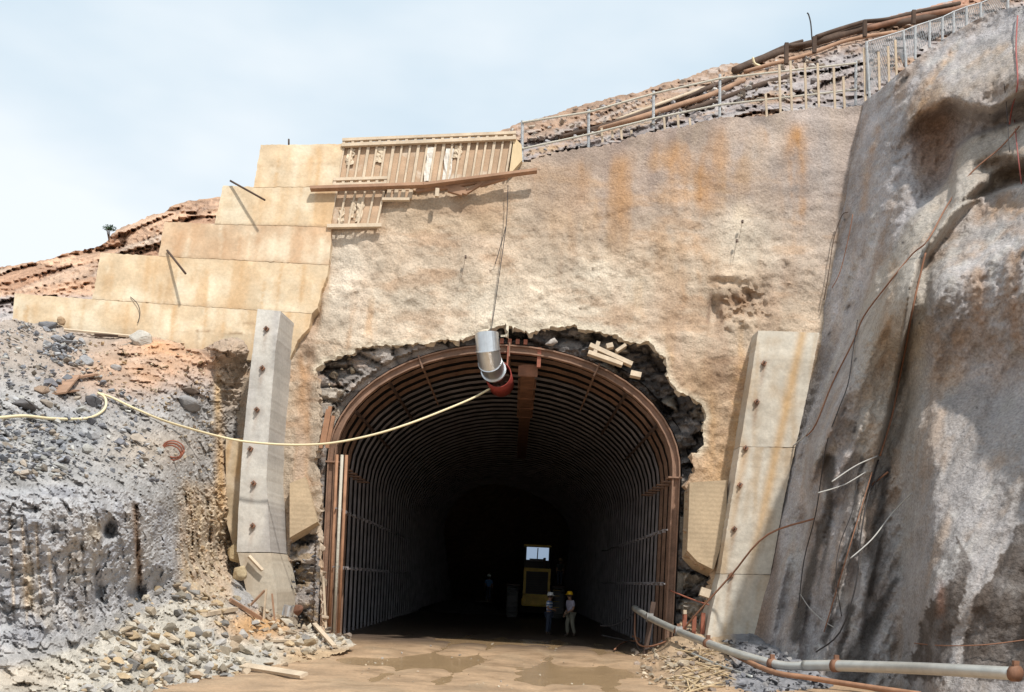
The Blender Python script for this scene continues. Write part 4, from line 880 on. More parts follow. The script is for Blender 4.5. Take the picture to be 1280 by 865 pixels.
# ------------------------------------------------------------------ wheel loader in the dark
def loader():
    Y = 66.0; base = G(669, 772); sc = Y/1372
    cx = P(669, 772, Y).x; root = empty('wheel_loader', (cx, Y, 0), 'yellow wheel loader standing deep in the dark tunnel, seen from its grille end', 'loader')
    def bx(n, m, c, s): return MB().cube((cx+c[0], Y+c[1], c[2]), *s).build(n, m, root)
    h0 = bx('engine_hood', M['yellow'], (0, 1.4, 2.0), (1.62, 2.8, 2.0))
    bv = h0.modifiers.new('b', 'BEVEL'); bv.width = .1; bv.segments = 2
    g = MB()
    g.cube((cx, Y-.03, 2.12), 1.34, .05, 1.42); g.build('grille', M['grille'], root)
    fr = MB(); fr.cube((cx, Y-.08, 2.92), 1.6, .1, .2).cube((cx, Y-.08, 1.28), 1.6, .1, .36)
    for s in (-1, 1): fr.cube((cx+s*.73, Y-.08, 2.1), .14, .1, 1.45)
    fr.build('grille_frame', M['yellow'], root)
    sl = MB()
    for k in range(9): sl.cube((cx, Y-.07, 1.56+k*.14), 1.3, .03, .02)
    sl.build('grille_bars', M['dark_rust'], root)
    cw = bx('counterweight', M['yellow'], (0, .25, .98), (1.75, .8, .5)); cw.modifiers.new('b', 'BEVEL').width = .08
    c = bx('cab_base', M['grille'], (0, 2.6, 3.2), (1.55, 1.5, .7))
    for s in (-1, 1):
        for q in (0, 1): MB().cube((cx+s*.74, Y+1.9+q*1.4, 3.92), .08, .08, .9).build('cab_pillar', M['grille'], root)
    bx('cab_roof', M['yellow'], (0, 2.6, 4.42), (1.7, 1.75, .16)).modifiers.new('b', 'BEVEL').width = .05
    bx('cab_window', M['glass'], (.02, 1.9, 3.93), (1.38, .03, .82))
    bx('seat_back', M['black_rubber'], (-.05, 1.86, 3.55), (.85, .06, .16)); MB().box((cx-.0, Y+1.86, 3.5), (cx+.02, Y+1.86, 4.3), .06, .04).build('window_bar', M['grille'], root)
    bx('fender', M['dark_rust'], (-1.4, 2.2, 1.95), (.8, 2.2, .1)); bx('fender', M['dark_rust'], (1.4, 2.2, 1.95), (.8, 2.2, .1))
    for s in (-1, 1):
        for yy in (1.9, 5.2):
            w = empty('wheel', (0, 0, 0), None, None); del_lab = None
            MT = Matrix.Rotation(R(90), 3, 'Y')
            prof = [(.45, -.36), (.78, -.36), (.9, -.28), (.93, -.1), (.93, .1), (.9, .28), (.78, .36), (.45, .36)]
            bpy.data.objects.remove(w)
            ty = MB().lathe((cx+s*1.42, Y+yy, .93), prof, 28, MT)
            for k in range(18):
                t = k*2*math.pi/18; q = Vector((cx+s*1.42, Y+yy+.93*math.cos(t), .93+.93*math.sin(t)))
                ty.box(q+Vector((-.32, 0, 0)), q+Vector((.32, 0, 0)), .1, .08, (0, math.cos(t), math.sin(t)))
            ty = ty.build('tyre', M['black_rubber'], root, True)
            MB().lathe((cx+s*1.42, Y+yy, .93), [(.0, -.2), (.3, -.2), (.46, -.36), (.46, .36), (.3, .2), (0, .2)], 24, MT).build('rim', M['yellow'], root, True)
    fa = MB()
    for s in (-1, 1): fa.box((cx+s*.55, Y+4.0, 2.0), (cx+s*.55, Y+7.2, .7), .2, .4, (1, 0, 0))
    fa.build('lift_arm', M['yellow'], root); bx('front_frame', M['yellow'], (0, 4.8, 1.3), (1.3, 2.4, .9))
    MB().prism([(cx-1.6, Y+7.0, .15), (cx-1.6, Y+8.4, .15), (cx-1.6, Y+8.0, 1.4), (cx-1.6, Y+7.1, 1.3)], 3.2, (-1, 0, 0)).build('bucket', M['dark_rust'], root)
    ld = MB()
    for k in range(4): ld.cube((cx+1.25, Y+1.0, .7+k*.35), .4, .1, .03)
    ld.build('ladder', M['yellow'], root)
    MB().tube([(cx+.45, Y+1.2, 3.0), (cx+.45, Y+1.2, 3.7)], .07, 10).build('exhaust', M['dark_rust'], root)
    return cx, Y
lcx, lY = loader()
person((lcx+1.42, lY+1.5, 2.02), R(20), 'person in dark work clothes and tan helmet standing on the loader fender', 'tan_hat', 'dark_cloth', 'denim', relaxed, stand, 1.6)
# muck pile with two figures
mv, mf = [], []
for j in range(9):
    for i in range(25):
        t = i/24*2*math.pi; r = j/8; x, y = -3.2+3.0*r*math.cos(t), 72+4*r*math.sin(t); mv.append((x, y, .85*(1-r*r)+.12*noise.noise(Vector((x*2, y*2, 1)))-.05))
for j in range(8):
    for i in range(24): mf.append((j*25+i, (j+1)*25+i, (j+1)*25+i+1, j*25+i+1))
tag(mesh_obj('muck_heap', mv, mf, M['rock'], col=np.tile((.08, .07, .065), (len(mv), 1))), kind='structure')
person((P(611, 727, 70.5).x, 70.5, .78), R(10), 'person in blue shirt and white helmet standing deep in the tunnel left of the loader', 'white_hat', 'shirt_blue', 'denim', relaxed, stand, 1.7)

# ------------------------------------------------------------------ big pipe on the right and lines
def big_pipe():
    a = [P(793, 760, 37.0), P(812, 772, 34.4), P(848, 789, 31.4), P(885, 804, 29.0), P(925, 818, 27.6), P(965, 829, 26.6), P(985, 832.5, 26.2), P(1005, 832, 25.9)]
    bq = [P(1005, 832, 25.9), P(1045, 832, 25.2), P(1110, 834, 24.0), P(1180, 837, 22.4), P(1269, 842, 20.9)]
    root = empty('supply_pipe', a[3], 'thick silvery jointed pipe running out of the tunnel along the right slope foot', 'pipe')
    MB().tube(curve_pts(a, 5), .105, 18).build('pipe_section', M['galv_pipe'], root, True)
    MB().tube(curve_pts(bq, 5), .13, 18).build('pipe_section', M['galv_pipe'], root, True)
    for p0, p1, r in ((a[3], a[4], .125), (a[5], a[6], .125), (bq[1], bq[2], .155), (a[2], a[3], .125), (bq[4], bq[4]+(bq[4]-bq[3]), .155)):
        d = (p1-p0).normalized(); MB().tube([p0-d*.07, p0+d*.07], r, 18).build('coupling', M['rust'], root, True)
        MB().cube(p0+Vector((0, 0, r+.04)), .1, .1, .1).build('coupling_bolt', M['rust'], root)
    for q in (a[1], a[2]):
        d = Vector((.1, 0, 0)); MB().tube([q-d, q+d], .15, 12).build('clamp_band', M['black_rubber'], root)
    MB().box(a[1]+Vector((.1, 0, .5)), Vector((a[1].x-.1, a[1].y, 0)), .14, .1).build('support_strut', M['dark_rust'], root)
big_pipe()
rod('drain_pipe', [HP(905, 812, .15), P(960, 838, 25.3), P(1010, 847, 24.4), P(1080, 858, 23.2), P(1150, 868, 22)], .065, 'orange_steel', 'thin rusty pipe lying below the thick silvery pipe', 'pipe')
rod('thin_pipe', [HP(828, 803, .2), HP(860, 815, .15), HP(900, 832, .12), HP(940, 846, .1)], .035, 'galv_pipe', 'slim grey pipe lying over the debris under the thick pipe', 'pipe')
rod('brace_cable', [P(1110, 590, 28.6), P(1040, 640, 30), P(960, 668, 31.4), P(914, 719, 32.4), P(870, 768, 33), P(845, 795, 33.6), P(812, 808, 34), P(795, 800, 35), P(794, 765, 36.8)], .028, 'brown_rope', 'brown cable sweeping from the slope past the leaning buttress into the tunnel', 'cable')
rod('brace_cable', [P(886, 756, 33.2), P(862, 748, 33.8), P(838, 738, 34.5)], .025, 'red_rust', 'short red wire tied between arch leg and leaning buttress', 'cable')
rod('loop_hose', [P(795, 800, 35.5), P(800, 812, 34.6), P(815, 810, 34.2), P(828, 801, 34.0)], .03, 'cable', 'dark looped hose under the thick pipe at the tunnel mouth', 'hose')
for k, (pts, lab) in enumerate((([(750, 782), (765, 782), (780, 776), (794, 765)], 'dark hose curving up to the thick pipe end inside the tunnel'), ([(752, 794), (780, 800), (800, 806), (815, 812)], 'dark hose lying on the tunnel floor beside the right ribs'), ([(768, 812), (780, 803), (800, 800), (790, 795)], 'brown kinked hose on the shaded floor by the right ribs'))):
    rod('floor_hose', [P(x, y, min(gY(x, y, .06), 40)) for x, y in pts], .03, 'cable' if k < 2 else 'brown_rope', lab, 'hose')
tag(MB().box(G(825, 812, .1), G(848, 850, .1), .22, .06, (0, 0, 1)).build('rubber_belt', M['black_rubber']), 'dark strip of belting lying at the edge of the debris', 'belt')
for i, (x, y0, y1, lab) in enumerate(((856, 768, 806, 'stubby rusty post with a pale block on top, by the arch leg'), (868, 770, 802, 'stubby rusty post standing between two others by the arch leg'), (879, 766, 800, 'stubby rusty post nearest to the leaning buttress'))):
    a = P(x, y0, 33.4); tag(MB().box(a, Vector((a.x, a.y, P(x, y1+8, 33.4).z)), .12, .12).build('steel_post', M['red_rust']), lab, 'post', 'rusty posts by the right arch leg')
tag(MB().box(P(875, 739, 33.4), P(887, 743, 33.4), .26, .16, (0, -1, .2)).build('timber_block', M['wood']), 'small square timber block stuck in the gap above the rusty posts', 'timber block')
tag(MB().box(P(854, 765, 33.2), P(858, 765, 33.2), .12, .14).build('timber_block', M['wood']), 'tiny pale timber chock sitting on a rusty post', 'timber block')

# cables on the right slope
def slope_line(name, pts, r, m, lab, cat='cable', off=.12, grp=None): rod(name, [SP(x, y, off) for x, y in pts], r*.7, m, lab, cat, grp, 4)
slope_line('slope_hose', [(1157, 316), (1150, 345), (1140, 390), (1133, 430), (1125, 470), (1115, 520), (1100, 570)], .035, 'brown_rope', 'brown hose hanging straight down from the pointed rock fin', 'hose')
slope_line('slope_hose', [(1274, 158), (1250, 185), (1215, 215), (1185, 255), (1160, 300), (1140, 318), (1110, 355), (1080, 395), (1065, 430), (1040, 480), (1020, 530), (1008, 545)], .03, 'brown_rope', 'long reddish hose running diagonally down the whole slope', 'hose')
slope_line('slope_cable', [(1072, 400), (1066, 440), (1060, 480), (1045, 520), (1032, 560), (1020, 640), (1005, 700), (998, 760)], .022, 'cable', 'dark cable hanging in a fold below the rock fin', 'cable')
slope_line('slope_cable', [(1098, 575), (1085, 620), (1076, 670), (1070, 730), (1050, 790), (1020, 815)], .03, 'cable', 'dark cable bundle hanging below the bent steel bars', 'cable')
slope_line('slope_cable', [(1090, 590), (1075, 640), (1060, 690), (1045, 740), (1030, 790)], .022, 'brown_rope', 'brown line hanging beside the dark cable bundle below the bent bars', 'cable')
slope_line('slope_cable', [(1072, 600), (1065, 640), (1050, 680), (1045, 720), (1052, 770)], .018, 'cable', 'thin dark line looping between two wet folds of the slope', 'cable')
slope_line('slope_cable', [(1000, 742), (1012, 760), (1028, 775), (1042, 784)], .018, 'pale_wire', 'thin pale wire looping low on the slope', 'wire')
slope_line('slope_cable', [(1143, 804), (1180, 807), (1230, 806), (1280, 800)], .018, 'brown_rope', 'orange wire stretched across the dark wet patches above the thick pipe', 'wire')
slope_line('slope_cable', [(1272, 20), (1270, 60), (1272, 105), (1265, 135), (1262, 155)], .03, 'red_rope', 'pinkish hose hanging at the top of the slope by the picture edge', 'hose')
slope_line('slope_cable', [(1268, 150), (1272, 190), (1277, 230)], .022, 'red_rope', 'thin pink line hanging below the pinkish hose', 'hose')
slope_line('slope_cable', [(1255, 105), (1258, 130), (1262, 190)], .015, 'cable', 'thin dark wire hanging from the upper bulge of the slope', 'wire')
slope_line('slope_cable', [(1060, 265), (1052, 270), (1042, 300), (1036, 340), (1030, 375)], .02, 'dark_wood', 'dark wire hanging in the corner between tan wall and slope', 'wire', .35)
slope_line('slope_cable', [(1066, 268), (1060, 300), (1050, 340), (1040, 360)], .02, 'brown_rope', 'brown wire hanging beside the dark wire in the wall corner', 'wire', .35)
slope_line('slope_cable', [(975, 565), (990, 558), (1006, 545), (1012, 535)], .03, 'pale_wire', 'pale cable bending out of the slope beside the leaning buttress', 'cable', .25)
slope_line('slope_cable', [(936, 562), (955, 563), (975, 565)], .02, 'cable', 'dark wire tied across the leaning buttress at its joint', 'wire', .9)
def bar(pts, m, lab): rod('bent_bar', pts, .018, m, lab, 'steel bar', 'bent steel bars sticking out of the slope')
bar([SP(1097, 570, .1), P(1070, 582, SLY(1085, 576)-.7), P(1040, 602, SLY(1085, 576)-1.5)], 'pale_wire', 'upper pale bent bar sticking out of the middle of the slope')
bar([SP(1082, 590, .1), P(1055, 606, SLY(1070, 596)-.7), P(1023, 616, SLY(1070, 596)-1.4)], 'pale_wire', 'lower pale bent bar sticking out of the middle of the slope')
bar([SP(1110, 588, .1), P(1096, 600, SLY(1100, 590)-.4), P(1086, 618, SLY(1100, 590)-.6)], 'cable', 'short dark bent bar hanging from a wet fold')
bar([SP(1139, 617, .1), P(1115, 642, SLY(1120, 640)-.5), P(1090, 674, SLY(1120, 640)-1.0), P(1063, 698, SLY(1120, 640)-1.2)], 'pale_wire', 'longest bent bar, sticking out low on the slope')

# ------------------------------------------------------------------ fence, rails and log pile on the hillside
def fence():
    root = empty('pipe_fence', FP(900, 148, 0), 'grey pipe railing with posts along the crest of the tan wall', 'fence')
    posts = [(653, 151, 206), (736, 137, 182), (817, 114, 168), (900, 93, 150), (1070, 76, 126)]
    D = lambda x: 37.4+(x-650)*.004
    for x, y0, y1 in posts: MB().tube([P(x, y0, D(x)), P(x-.5, y1+6, D(x))], .05, 8).build('post', M['post'], root)
    for ys in ((153, 140, 117, 98, 79), (186, 168, 148, 131, 112)):
        pts = [P(p[0], y, D(p[0])-.06) for p, y in zip(posts, ys)]; MB().tube(pts, .035, 8).build('rail', M['rail'], root)
    root2 = empty('mesh_fence', P(1130, 75, 41), 'wire mesh fence with pale posts climbing along the rock slope crest', 'fence')
    ps = [(1083, 52, 118, 38.2), (1129, 38, 80, 39.4), (1144, 32, 66, 39.8), (1162, 26, 52, 40.2), (1178, 21, 44, 40.6), (1192, 14, 40, 41), (1208, 8, 34, 41.4), (1226, 3, 27, 41.8), (1260, -12, 14, 42.4)]
    for x, y0, y1, d in ps: MB().tube([P(x, y0, d), P(x+4*(x < 1140), y1+8, d)], .05, 8).build('post', M['post'], root2)
    MB().tube([P(p[0], p[1]+.5, p[3]) for p in ps], .025, 6).build('top_wire', M['post'], root2)
    w = MB()
    for i in range(len(ps)-1):
        a, b = ps[i], ps[i+1]; n = max(3, int((b[0]-a[0])/2.2))
        for k in range(n+1):
            t = k/n; t2 = min(1, t+.35); t3 = max(0, t-.35)
            f = lambda q: (a[0]+(b[0]-a[0])*q, a[1]+(b[1]-a[1])*q, a[2]+(b[2]-a[2])*q, a[3]+(b[3]-a[3])*q)
            u, v, s = f(t), f(t2), f(t3)
            w.tube([P(u[0], u[1], u[3]), P(v[0], v[2], v[3])], .011, 3, False); w.tube([P(u[0], u[1], u[3]), P(s[0], s[2], s[3])], .011, 3, False)
    w.build('wire_mesh', M['post'], root2)
fence()
labs = 'thin pale stake standing in the rocky ground behind the pipe railing'
stakes = [(957, 117, 148), (974, 81, 147), (988, 76, 141), (1006, 79, 135), (1022, 79, 134), (1042, 84, 134), (1054, 96, 133), (1080, 60, 125), (1098, 65, 122), (1119, 50, 90), (1110, 58, 115), (752, 160, 182), (765, 162, 180), (776, 160, 176), (830, 147, 166), (847, 144, 162), (862, 148, 160), (690, 190, 196), (789, 163, 178)]
for x, y0, y1 in stakes:
    d = 37.9+max(0, (x-1050))*.012; tag(MB().box(P(x, y0, d), P(x+2, y1+8, d), .075, .05).build('stake', M['wood']), labs, 'stake', 'pale stakes behind the pipe railing')
rod('survey_rod', [P(1015, 49, 48), P(1013.5, 30, 48), P(1011, 19, 48), P(1009, 16, 48)], .03, 'cable', 'thin dark bent rod standing on the hill crest against the sky', 'rod')
def pipeline(pts, r, m, lab, sub=8): rod('timber_log', [P(x, y, HLY(x, y)-.3-dz) for x, y, dz in pts], r, m, lab, 'log', 'dark logs laid along the hill crest', 5)
pipeline([(918, 88, 0), (950, 74, .1), (985, 62, .2), (1030, 50, .2), (1080, 36, .2), (1140, 26, .2), (1200, 12, .2)], .16, 'dark_wood', 'longest dark log line laid along the hill crest, the thickest one')
pipeline([(925, 84, .1), (960, 67, .2), (983, 57, .2), (1003, 51, .2)], .07, 'dark_wood', 'thin dark rail rising over the lower end of the log line')
pipeline([(985, 58, .6), (1018, 52, .6), (1050, 40, .6), (1080, 30, .7)], .09, 'dark_wood', 'dark rail between two short posts above the log line')
pipeline([(1020, 46, 1.2), (1050, 36, 1.2), (1080, 27, 1.2)], .09, 'dark_wood', 'upper dark rail above the log line near the crest')
pipeline([(1080, 27, .6), (1110, 24, .7), (1142, 16, .7), (1200, 4, .8)], .09, 'dark_wood', 'dark rail at the highest end of the log line')
pipeline([(1082, 36, .6), (1140, 22, .7), (1205, 10, .8)], .12, 'rust', 'reddish log at the highest end of the log line')
pipeline([(930, 90, 0), (965, 80, .1), (1010, 68, .1), (1060, 50, .1), (1120, 40, .1)], .08, 'plank', 'brown log lying just below the dark log line')
pipeline([(745, 163, 0), (790, 150, 0), (840, 134, 0), (890, 118, 0), (930, 100, 0)], .10, 'plank', 'long brown log lying across the middle of the rocky hill')
pipeline([(700, 172, 0), (760, 156, 0), (820, 136, 0), (880, 112, 0), (920, 96, 0)], .09, 'dark_wood', 'long dark log lying across the rocky hill above the brown log')
pipeline([(860, 138, 0), (900, 124, 0), (950, 106, 0), (985, 96, 0)], .1, 'dark_wood', 'short dark log behind the second tallest railing post')
pipeline([(770, 150, .2), (830, 128, .2), (880, 110, .2)], .06, 'wood', 'pale thin pole on the rocky hill')
for x, y0, y1, lab in ((983, 54, 80, 'blackened short post at the lower end of the log line'), (1081, 26, 46, 'blackened short post in the middle of the log line'), (1142, 13, 30, 'blackened short post at the top end of the log line'), (1018, 46, 66, 'blackened short post between the two upper rails')):
    d = HLY(x, y1)-.9; tag(MB().box(P(x, y0, d), P(x, y1, d), .15, .15).build('timber_post', M['dark_wood']), lab, 'post', 'blackened posts on the hill crest')
rod('hanging_rope', [P(941, 72, HLY(941, 84)-.6), P(944, 80, HLY(941, 84)-.6), P(955, 84, HLY(941, 84)-.6)], .05, 'hose', 'short cream rope looped at the lower end of the log line', 'rope')

# shrub on the left ridge
def shrub():
    c = P(137, 287, 44.6); root = empty('shrub', c, 'small dark green bush on the crest of the left ridge', 'shrub')
    r = random.Random(3); v = []; f = []
    for k in range(260):
        d = Vector((r.gauss(0, 1), r.gauss(0, 1), abs(r.gauss(0, .8)))).normalized()*r.uniform(.05, .26); q = c+Vector((d.x*1.2, d.y, d.z*.8)); a = Vector((r.gauss(0, 1), r.gauss(0, 1), r.gauss(0, 1))).normalized()*.045; b2 = a.cross(Vector((r.random(), r.random(), 1))).normalized()*.02; i = len(v)
        v += [q-a, q+b2, q+a, q-b2]; f.append((i, i+1, i+2, i+3))
    adopt(mesh_obj('foliage', v, f, M['leaf']), root); st = MB()
    for k in range(6): st.tube([c+Vector((0, 0, -.5)), c+Vector((r.uniform(-.2, .2), r.uniform(-.2, .2), .1))], [.02, .006], 5)
    st.build('stem', M['dark_wood'], root)
shrub()

# ------------------------------------------------------------------ stones
def stone_proto(seed, flat=.6, n=13):
    r = random.Random(seed); bm = bmesh.new()
    for _ in range(n):
        d = Vector((r.gauss(0, 1), r.gauss(0, 1), r.gauss(0, 1))).normalized()*r.uniform(.8, 1.05); bm.verts.new((d.x, d.y*r.uniform(.65, .85), d.z*flat))
    g = bmesh.ops.convex_hull(bm, input=bm.verts); bmesh.ops.delete(bm, geom=[e for e in g['geom_interior'] if isinstance(e, bmesh.types.BMVert)], context='VERTS')
    bmesh.ops.triangulate(bm, faces=bm.faces); bm.verts.index_update()
    v = np.array([tuple(q.co) for q in bm.verts]); f = np.array([[q.index for q in fc.verts] for fc in bm.faces]); bm.free(); return v, f
PROT = [stone_proto(k, .35+.05*(k % 9)) for k in range(18)]
M['stone'] = mat('loose_stone', attr=True, var=.18, vscale=6, grain=.2, bumps=((14, .02),), rough=.9)
PAL = {'slate': [(.36, .37, .40), (.30, .31, .34), (.45, .45, .46), (.20, .20, .22), (.52, .51, .48), (.40, .34, .28)], 'pale': [(.56, .50, .41), (.62, .55, .44), (.50, .42, .32), (.40, .38, .36), (.54, .41, .26), (.46, .36, .26)], 'dark': [(.13, .13, .145), (.20, .20, .22), (.30, .29, .29), (.09, .09, .10)], 'ochre': [(.50, .36, .22), (.55, .45, .32), (.38, .26, .16)], 'mixed': [(.55, .45, .33), (.46, .37, .28), (.34, .27, .22), (.6, .5, .37)], 'hill': [(.42, .40, .41), (.5, .42, .34), (.34, .3, .29), (.56, .52, .48)]}
ALL = []
def scatter(poly, fn, n, smin, smax, pal, seed, power=2.6, sink=.25):
    r = np.random.default_rng(seed); lo, hi = np.min(poly, 0), np.max(poly, 0); got = 0
    while got < n:
        x = r.uniform(lo[0], hi[0], n); y = r.uniform(lo[1], hi[1], n); k = inside(poly, x, y)
        for a, b in zip(x[k], y[k]):
            if got >= n: break
            Y = fn(a, b); px = smin+(smax-smin)*r.random()**power      # radius in picture pixels
            s = px*Y/F; p = P(a, b, Y); c = np.array(PAL[pal][r.integers(len(PAL[pal]))])*r.uniform(.5, 1.15)*.84
            ALL.append((px, p, s, c, r.integers(len(PROT)), r.uniform(0, 6.28, 3), pal, sink)); got += 1
scatter([(-40, 408), (60, 412), (110, 430), (170, 500), (215, 570), (205, 610), (140, 596), (-40, 604)], BKY, 1500, .8, 6.5, 'slate', 1, 4.0)
scatter([(-40, 520), (40, 520), (110, 560), (70, 600), (-40, 604)], BKY, 420, 1.2, 9, 'slate', 11, 3)
scatter([(-40, 420), (100, 430), (190, 540), (190, 600), (-40, 600)], BKY, 70, 5, 13, 'slate', 19, 2.0)
scatter([(60, 412), (110, 425), (100, 460), (60, 450)], BKY, 90, 1.5, 9, 'slate', 17, 2.2)
scatter([(110, 425), (250, 442), (268, 500), (190, 520), (110, 470)], BKY, 260, .7, 4.0, 'ochre', 2, 3)
scatter([(200, 500), (270, 505), (280, 620), (235, 640), (210, 580)], BKY, 170, .8, 4.5, 'mixed', 3, 3)
scatter([(215, 640), (285, 640), (300, 760), (225, 740)], BKY, 110, .8, 6, 'ochre', 4, 3)
scatter([(165, 745), (225, 730), (300, 765), (420, 795), (435, 806), (330, 845), (300, 872), (60, 872), (120, 800)], BKY, 900, .8, 12, 'pale', 5, 4.2)
scatter([(165, 780), (290, 800), (330, 850), (180, 860), (110, 840)], BKY, 150, 2.5, 13, 'pale', 15, 2.0)
scatter([(300, 750), (440, 795), (430, 812), (330, 800)], BKY, 160, 1, 7, 'mixed', 6, 2.5)
scatter([(790, 815), (850, 800), (900, 805), (910, 865), (810, 872), (795, 840)], HPY, 330, 1.0, 7, 'mixed', 7, 2.8)
scatter([(900, 800), (960, 805), (1030, 845), (1040, 872), (905, 872)], HPY, 420, 1.0, 6, 'dark', 8, 2.6)
scatter([(856, 745), (892, 740), (890, 790), (856, 790)], HPY, 60, 1.2, 4.5, 'dark', 9, 2)
scatter([(362, 690), (398, 690), (402, 790), (362, 775)], lambda a, b: fY(a, b)-.1, 70, .8, 3.4, 'dark', 10, 2.5)
scatter([(440, 815), (560, 795), (760, 815), (820, 860), (430, 862)], lambda a, b: gY(a, b, .03), 190, .5, 2.6, 'pale', 16, 5)
scatter([(620, 168), (740, 132), (930, 84), (1070, 60), (1100, 110), (900, 140), (660, 195)], HLY, 520, .8, 6.5, 'hill', 13, 3.5)
scatter([(400, 520), (420, 500), (470, 450), (420, 450)], lambda a, b: fY(a, b)+.5, 26, 2, 7, 'mixed', 14, 1.6)
scatter([(-40, 405), (30, 402), (70, 405), (60, 420), (-40, 425)], BKY, 80, 1, 5, 'slate', 18, 2.5)
ALL.sort(key=lambda a: -a[0]); BIG, SMALL = ALL[:296], ALL[296:]
def rotm(e): from mathutils import Euler; return np.array(Euler(e).to_matrix())
def rotz(e): from mathutils import Euler; return np.array(Euler((e[0]*.1, e[1]*.1, e[2])).to_matrix())
def stone_pieces(lst, name):
    V, Fc, C, n = [], [], [], 0
    for px, p, s, c, k, e, pal, sink in lst:
        v, f = PROT[k]; w = (v*s) @ rotz(e).T + np.array(p)+np.array((0, -s*.25, s*.25)); V.append(w); Fc.append(f+n); n += len(v); C.append(np.tile(c, (len(v), 1)))
    o = mesh_obj(name, np.vstack(V), np.vstack(Fc).tolist(), M['stone'], col=np.vstack(C)); return tag(o, kind='stuff')
o = stone_pieces(SMALL, 'loose_gravel'); tag(o, 'fine loose gravel and chips strewn over the banks, debris and hillside', 'gravel')
SLAB = {'slate': 'grey slate stone lying loose in the scree on top of the left bank', 'ochre': 'tan stone lodged in the ochre clay of the left bank', 'mixed': 'mixed brown stone in the debris by the concrete buttresses', 'pale': 'pale broken stone in the rubble spilling below the drilled rock bench', 'dark': 'dark stone in the heap at the foot of the right slope', 'hill': 'weathered boulder lying on the rocky hill behind the pipe railing'}
SGRP = {'slate': 'slate stones on the left bank', 'ochre': 'stones in the ochre clay', 'mixed': 'stones in the buttress debris', 'pale': 'pale rubble stones', 'dark': 'dark stones below the right slope', 'hill': 'boulders on the hillside'}
CACHE = {}
for px, p, s, c, k, e, pal, sink in BIG:
    key = (k, pal, int(c.sum()*6))
    if key not in CACHE:
        v, f = PROT[k]; me = bpy.data.meshes.new('stone'); me.from_pydata(v.tolist(), [], f.tolist()); set_col(me, np.tile(c, (len(v), 1))); me.materials.append(M['stone']); CACHE[key] = me
    o = link(bpy.data.objects.new('stone', CACHE[key])); o.location = p+Vector((0, -s*.25, s*.25)); o.rotation_euler = (e[0]*.1, e[1]*.1, e[2]); o.scale = (s, s, s)
    tag(o, SLAB[pal], 'stone', SGRP[pal])
def boulder(x, y, rx, ry, c, lab, fn=BKY, seed=0, rot=0, off=.0):
    Y = fn(x, y)-off; sx = rx*Y/F; v, f = stone_proto(seed+100, 1.0, 22)
    bm = bmesh.new(); vs = [bm.verts.new((a, b, z*ry/rx)) for a, b, z in v]; [bm.faces.new([vs[i] for i in t]) for t in f]
    bmesh.ops.bevel(bm, geom=bm.edges[:], offset=.06, segments=1, affect='EDGES'); bmesh.ops.subdivide_edges(bm, edges=bm.edges[:], cuts=2)
    for q in bm.verts: q.co += Vector((noise.noise(q.co*2.3), noise.noise(q.co*2.3+Vector((5, 0, 0))), noise.noise(q.co*2.3+Vector((0, 7, 0)))))*.07
    me = bpy.data.meshes.new('boulder'); bm.to_mesh(me); bm.free(); set_col(me, np.tile(np.array(c)*.75, (len(me.vertices), 1))); me.materials.append(M['stone'])
    o = link(bpy.data.objects.new('boulder', me)); o.location = P(x, y, Y); o.scale = (sx, sx, sx); o.rotation_euler = (0, rot, seed*.7); tag(o, lab, 'boulder')
boulder(178, 425, 19, 13, (.58, .54, .48), 'big pale boulder against the foot of the stepped concrete wall', seed=1, rot=.35, off=.2)
boulder(117, 505, 16, 13, (.10, .095, .10), 'round dark boulder with the yellow hose looped round it', seed=2)
boulder(30, 508, 24, 8, (.17, .16, .16), 'long dark slab lying below the wooden boards on the left bank', seed=3, rot=.25)
boulder(58, 410, 16, 9, (.22, .22, .235), 'dark slate slab on the crest of the left bank', seed=4, rot=.5)
boulder(76, 402, 7, 7, (.46, .32, .2), 'small tan boulder at the foot of the lowest concrete lift', seed=5)
boulder(50, 488, 16, 7, (.36, .26, .19), 'flat brown rock beside the wooden boards on the left bank', seed=6, rot=.3)
boulder(60, 478, 13, 7, (.16, .16, .165), 'dark rock wedged above the flat brown rock', seed=7, rot=.4)
boulder(107, 453, 13, 11, (.40, .40, .41), 'grey blocky rock above the wooden boards', seed=8)
boulder(145, 460, 8, 6, (.44, .42, .41), 'pale grey rock at the edge of the orange dirt', seed=9)
boulder(166, 826, 12, 12, (.52, .44, .36), 'large upright tan boulder in the pale rubble heap', seed=10)
boulder(262, 793, 14, 9, (.48, .46, .43), 'large pale flat boulder in the rubble right of the bench', seed=11)
boulder(384, 814, 19, 7, (.54, .47, .37), 'long flat pale slab at the edge of the muddy ground', seed=12, rot=.15)
boulder(855, 830, 11, 7, (.56, .46, .34), 'pale tan boulder in front of the rusty posts', HPY, 13)
boulder(690, 428, 11, 5, (.55, .50, .46), 'white rock lodged above the arch crown', lambda a, b: 34.6, 14, .4)
boulder(236, 505, 22, 11, (.33, .32, .32), 'flat grey outcrop block in the orange dirt', seed=15, rot=-.1)
boulder(238, 488, 24, 7, (.30, .24, .2), 'brown layered slab above the grey outcrop block', seed=16, rot=.1)
boulder(300, 717, 12, 12, (.55, .44, .28), 'cream rounded boulder at the left foot of the grey buttress', lambda a, b: BKY(278, 715), 17)
boulder(296, 692, 12, 16, (.55, .43, .26), 'cream lump of rock leaning on the side of the grey buttress', lambda a, b: BKY(275, 690), 18)

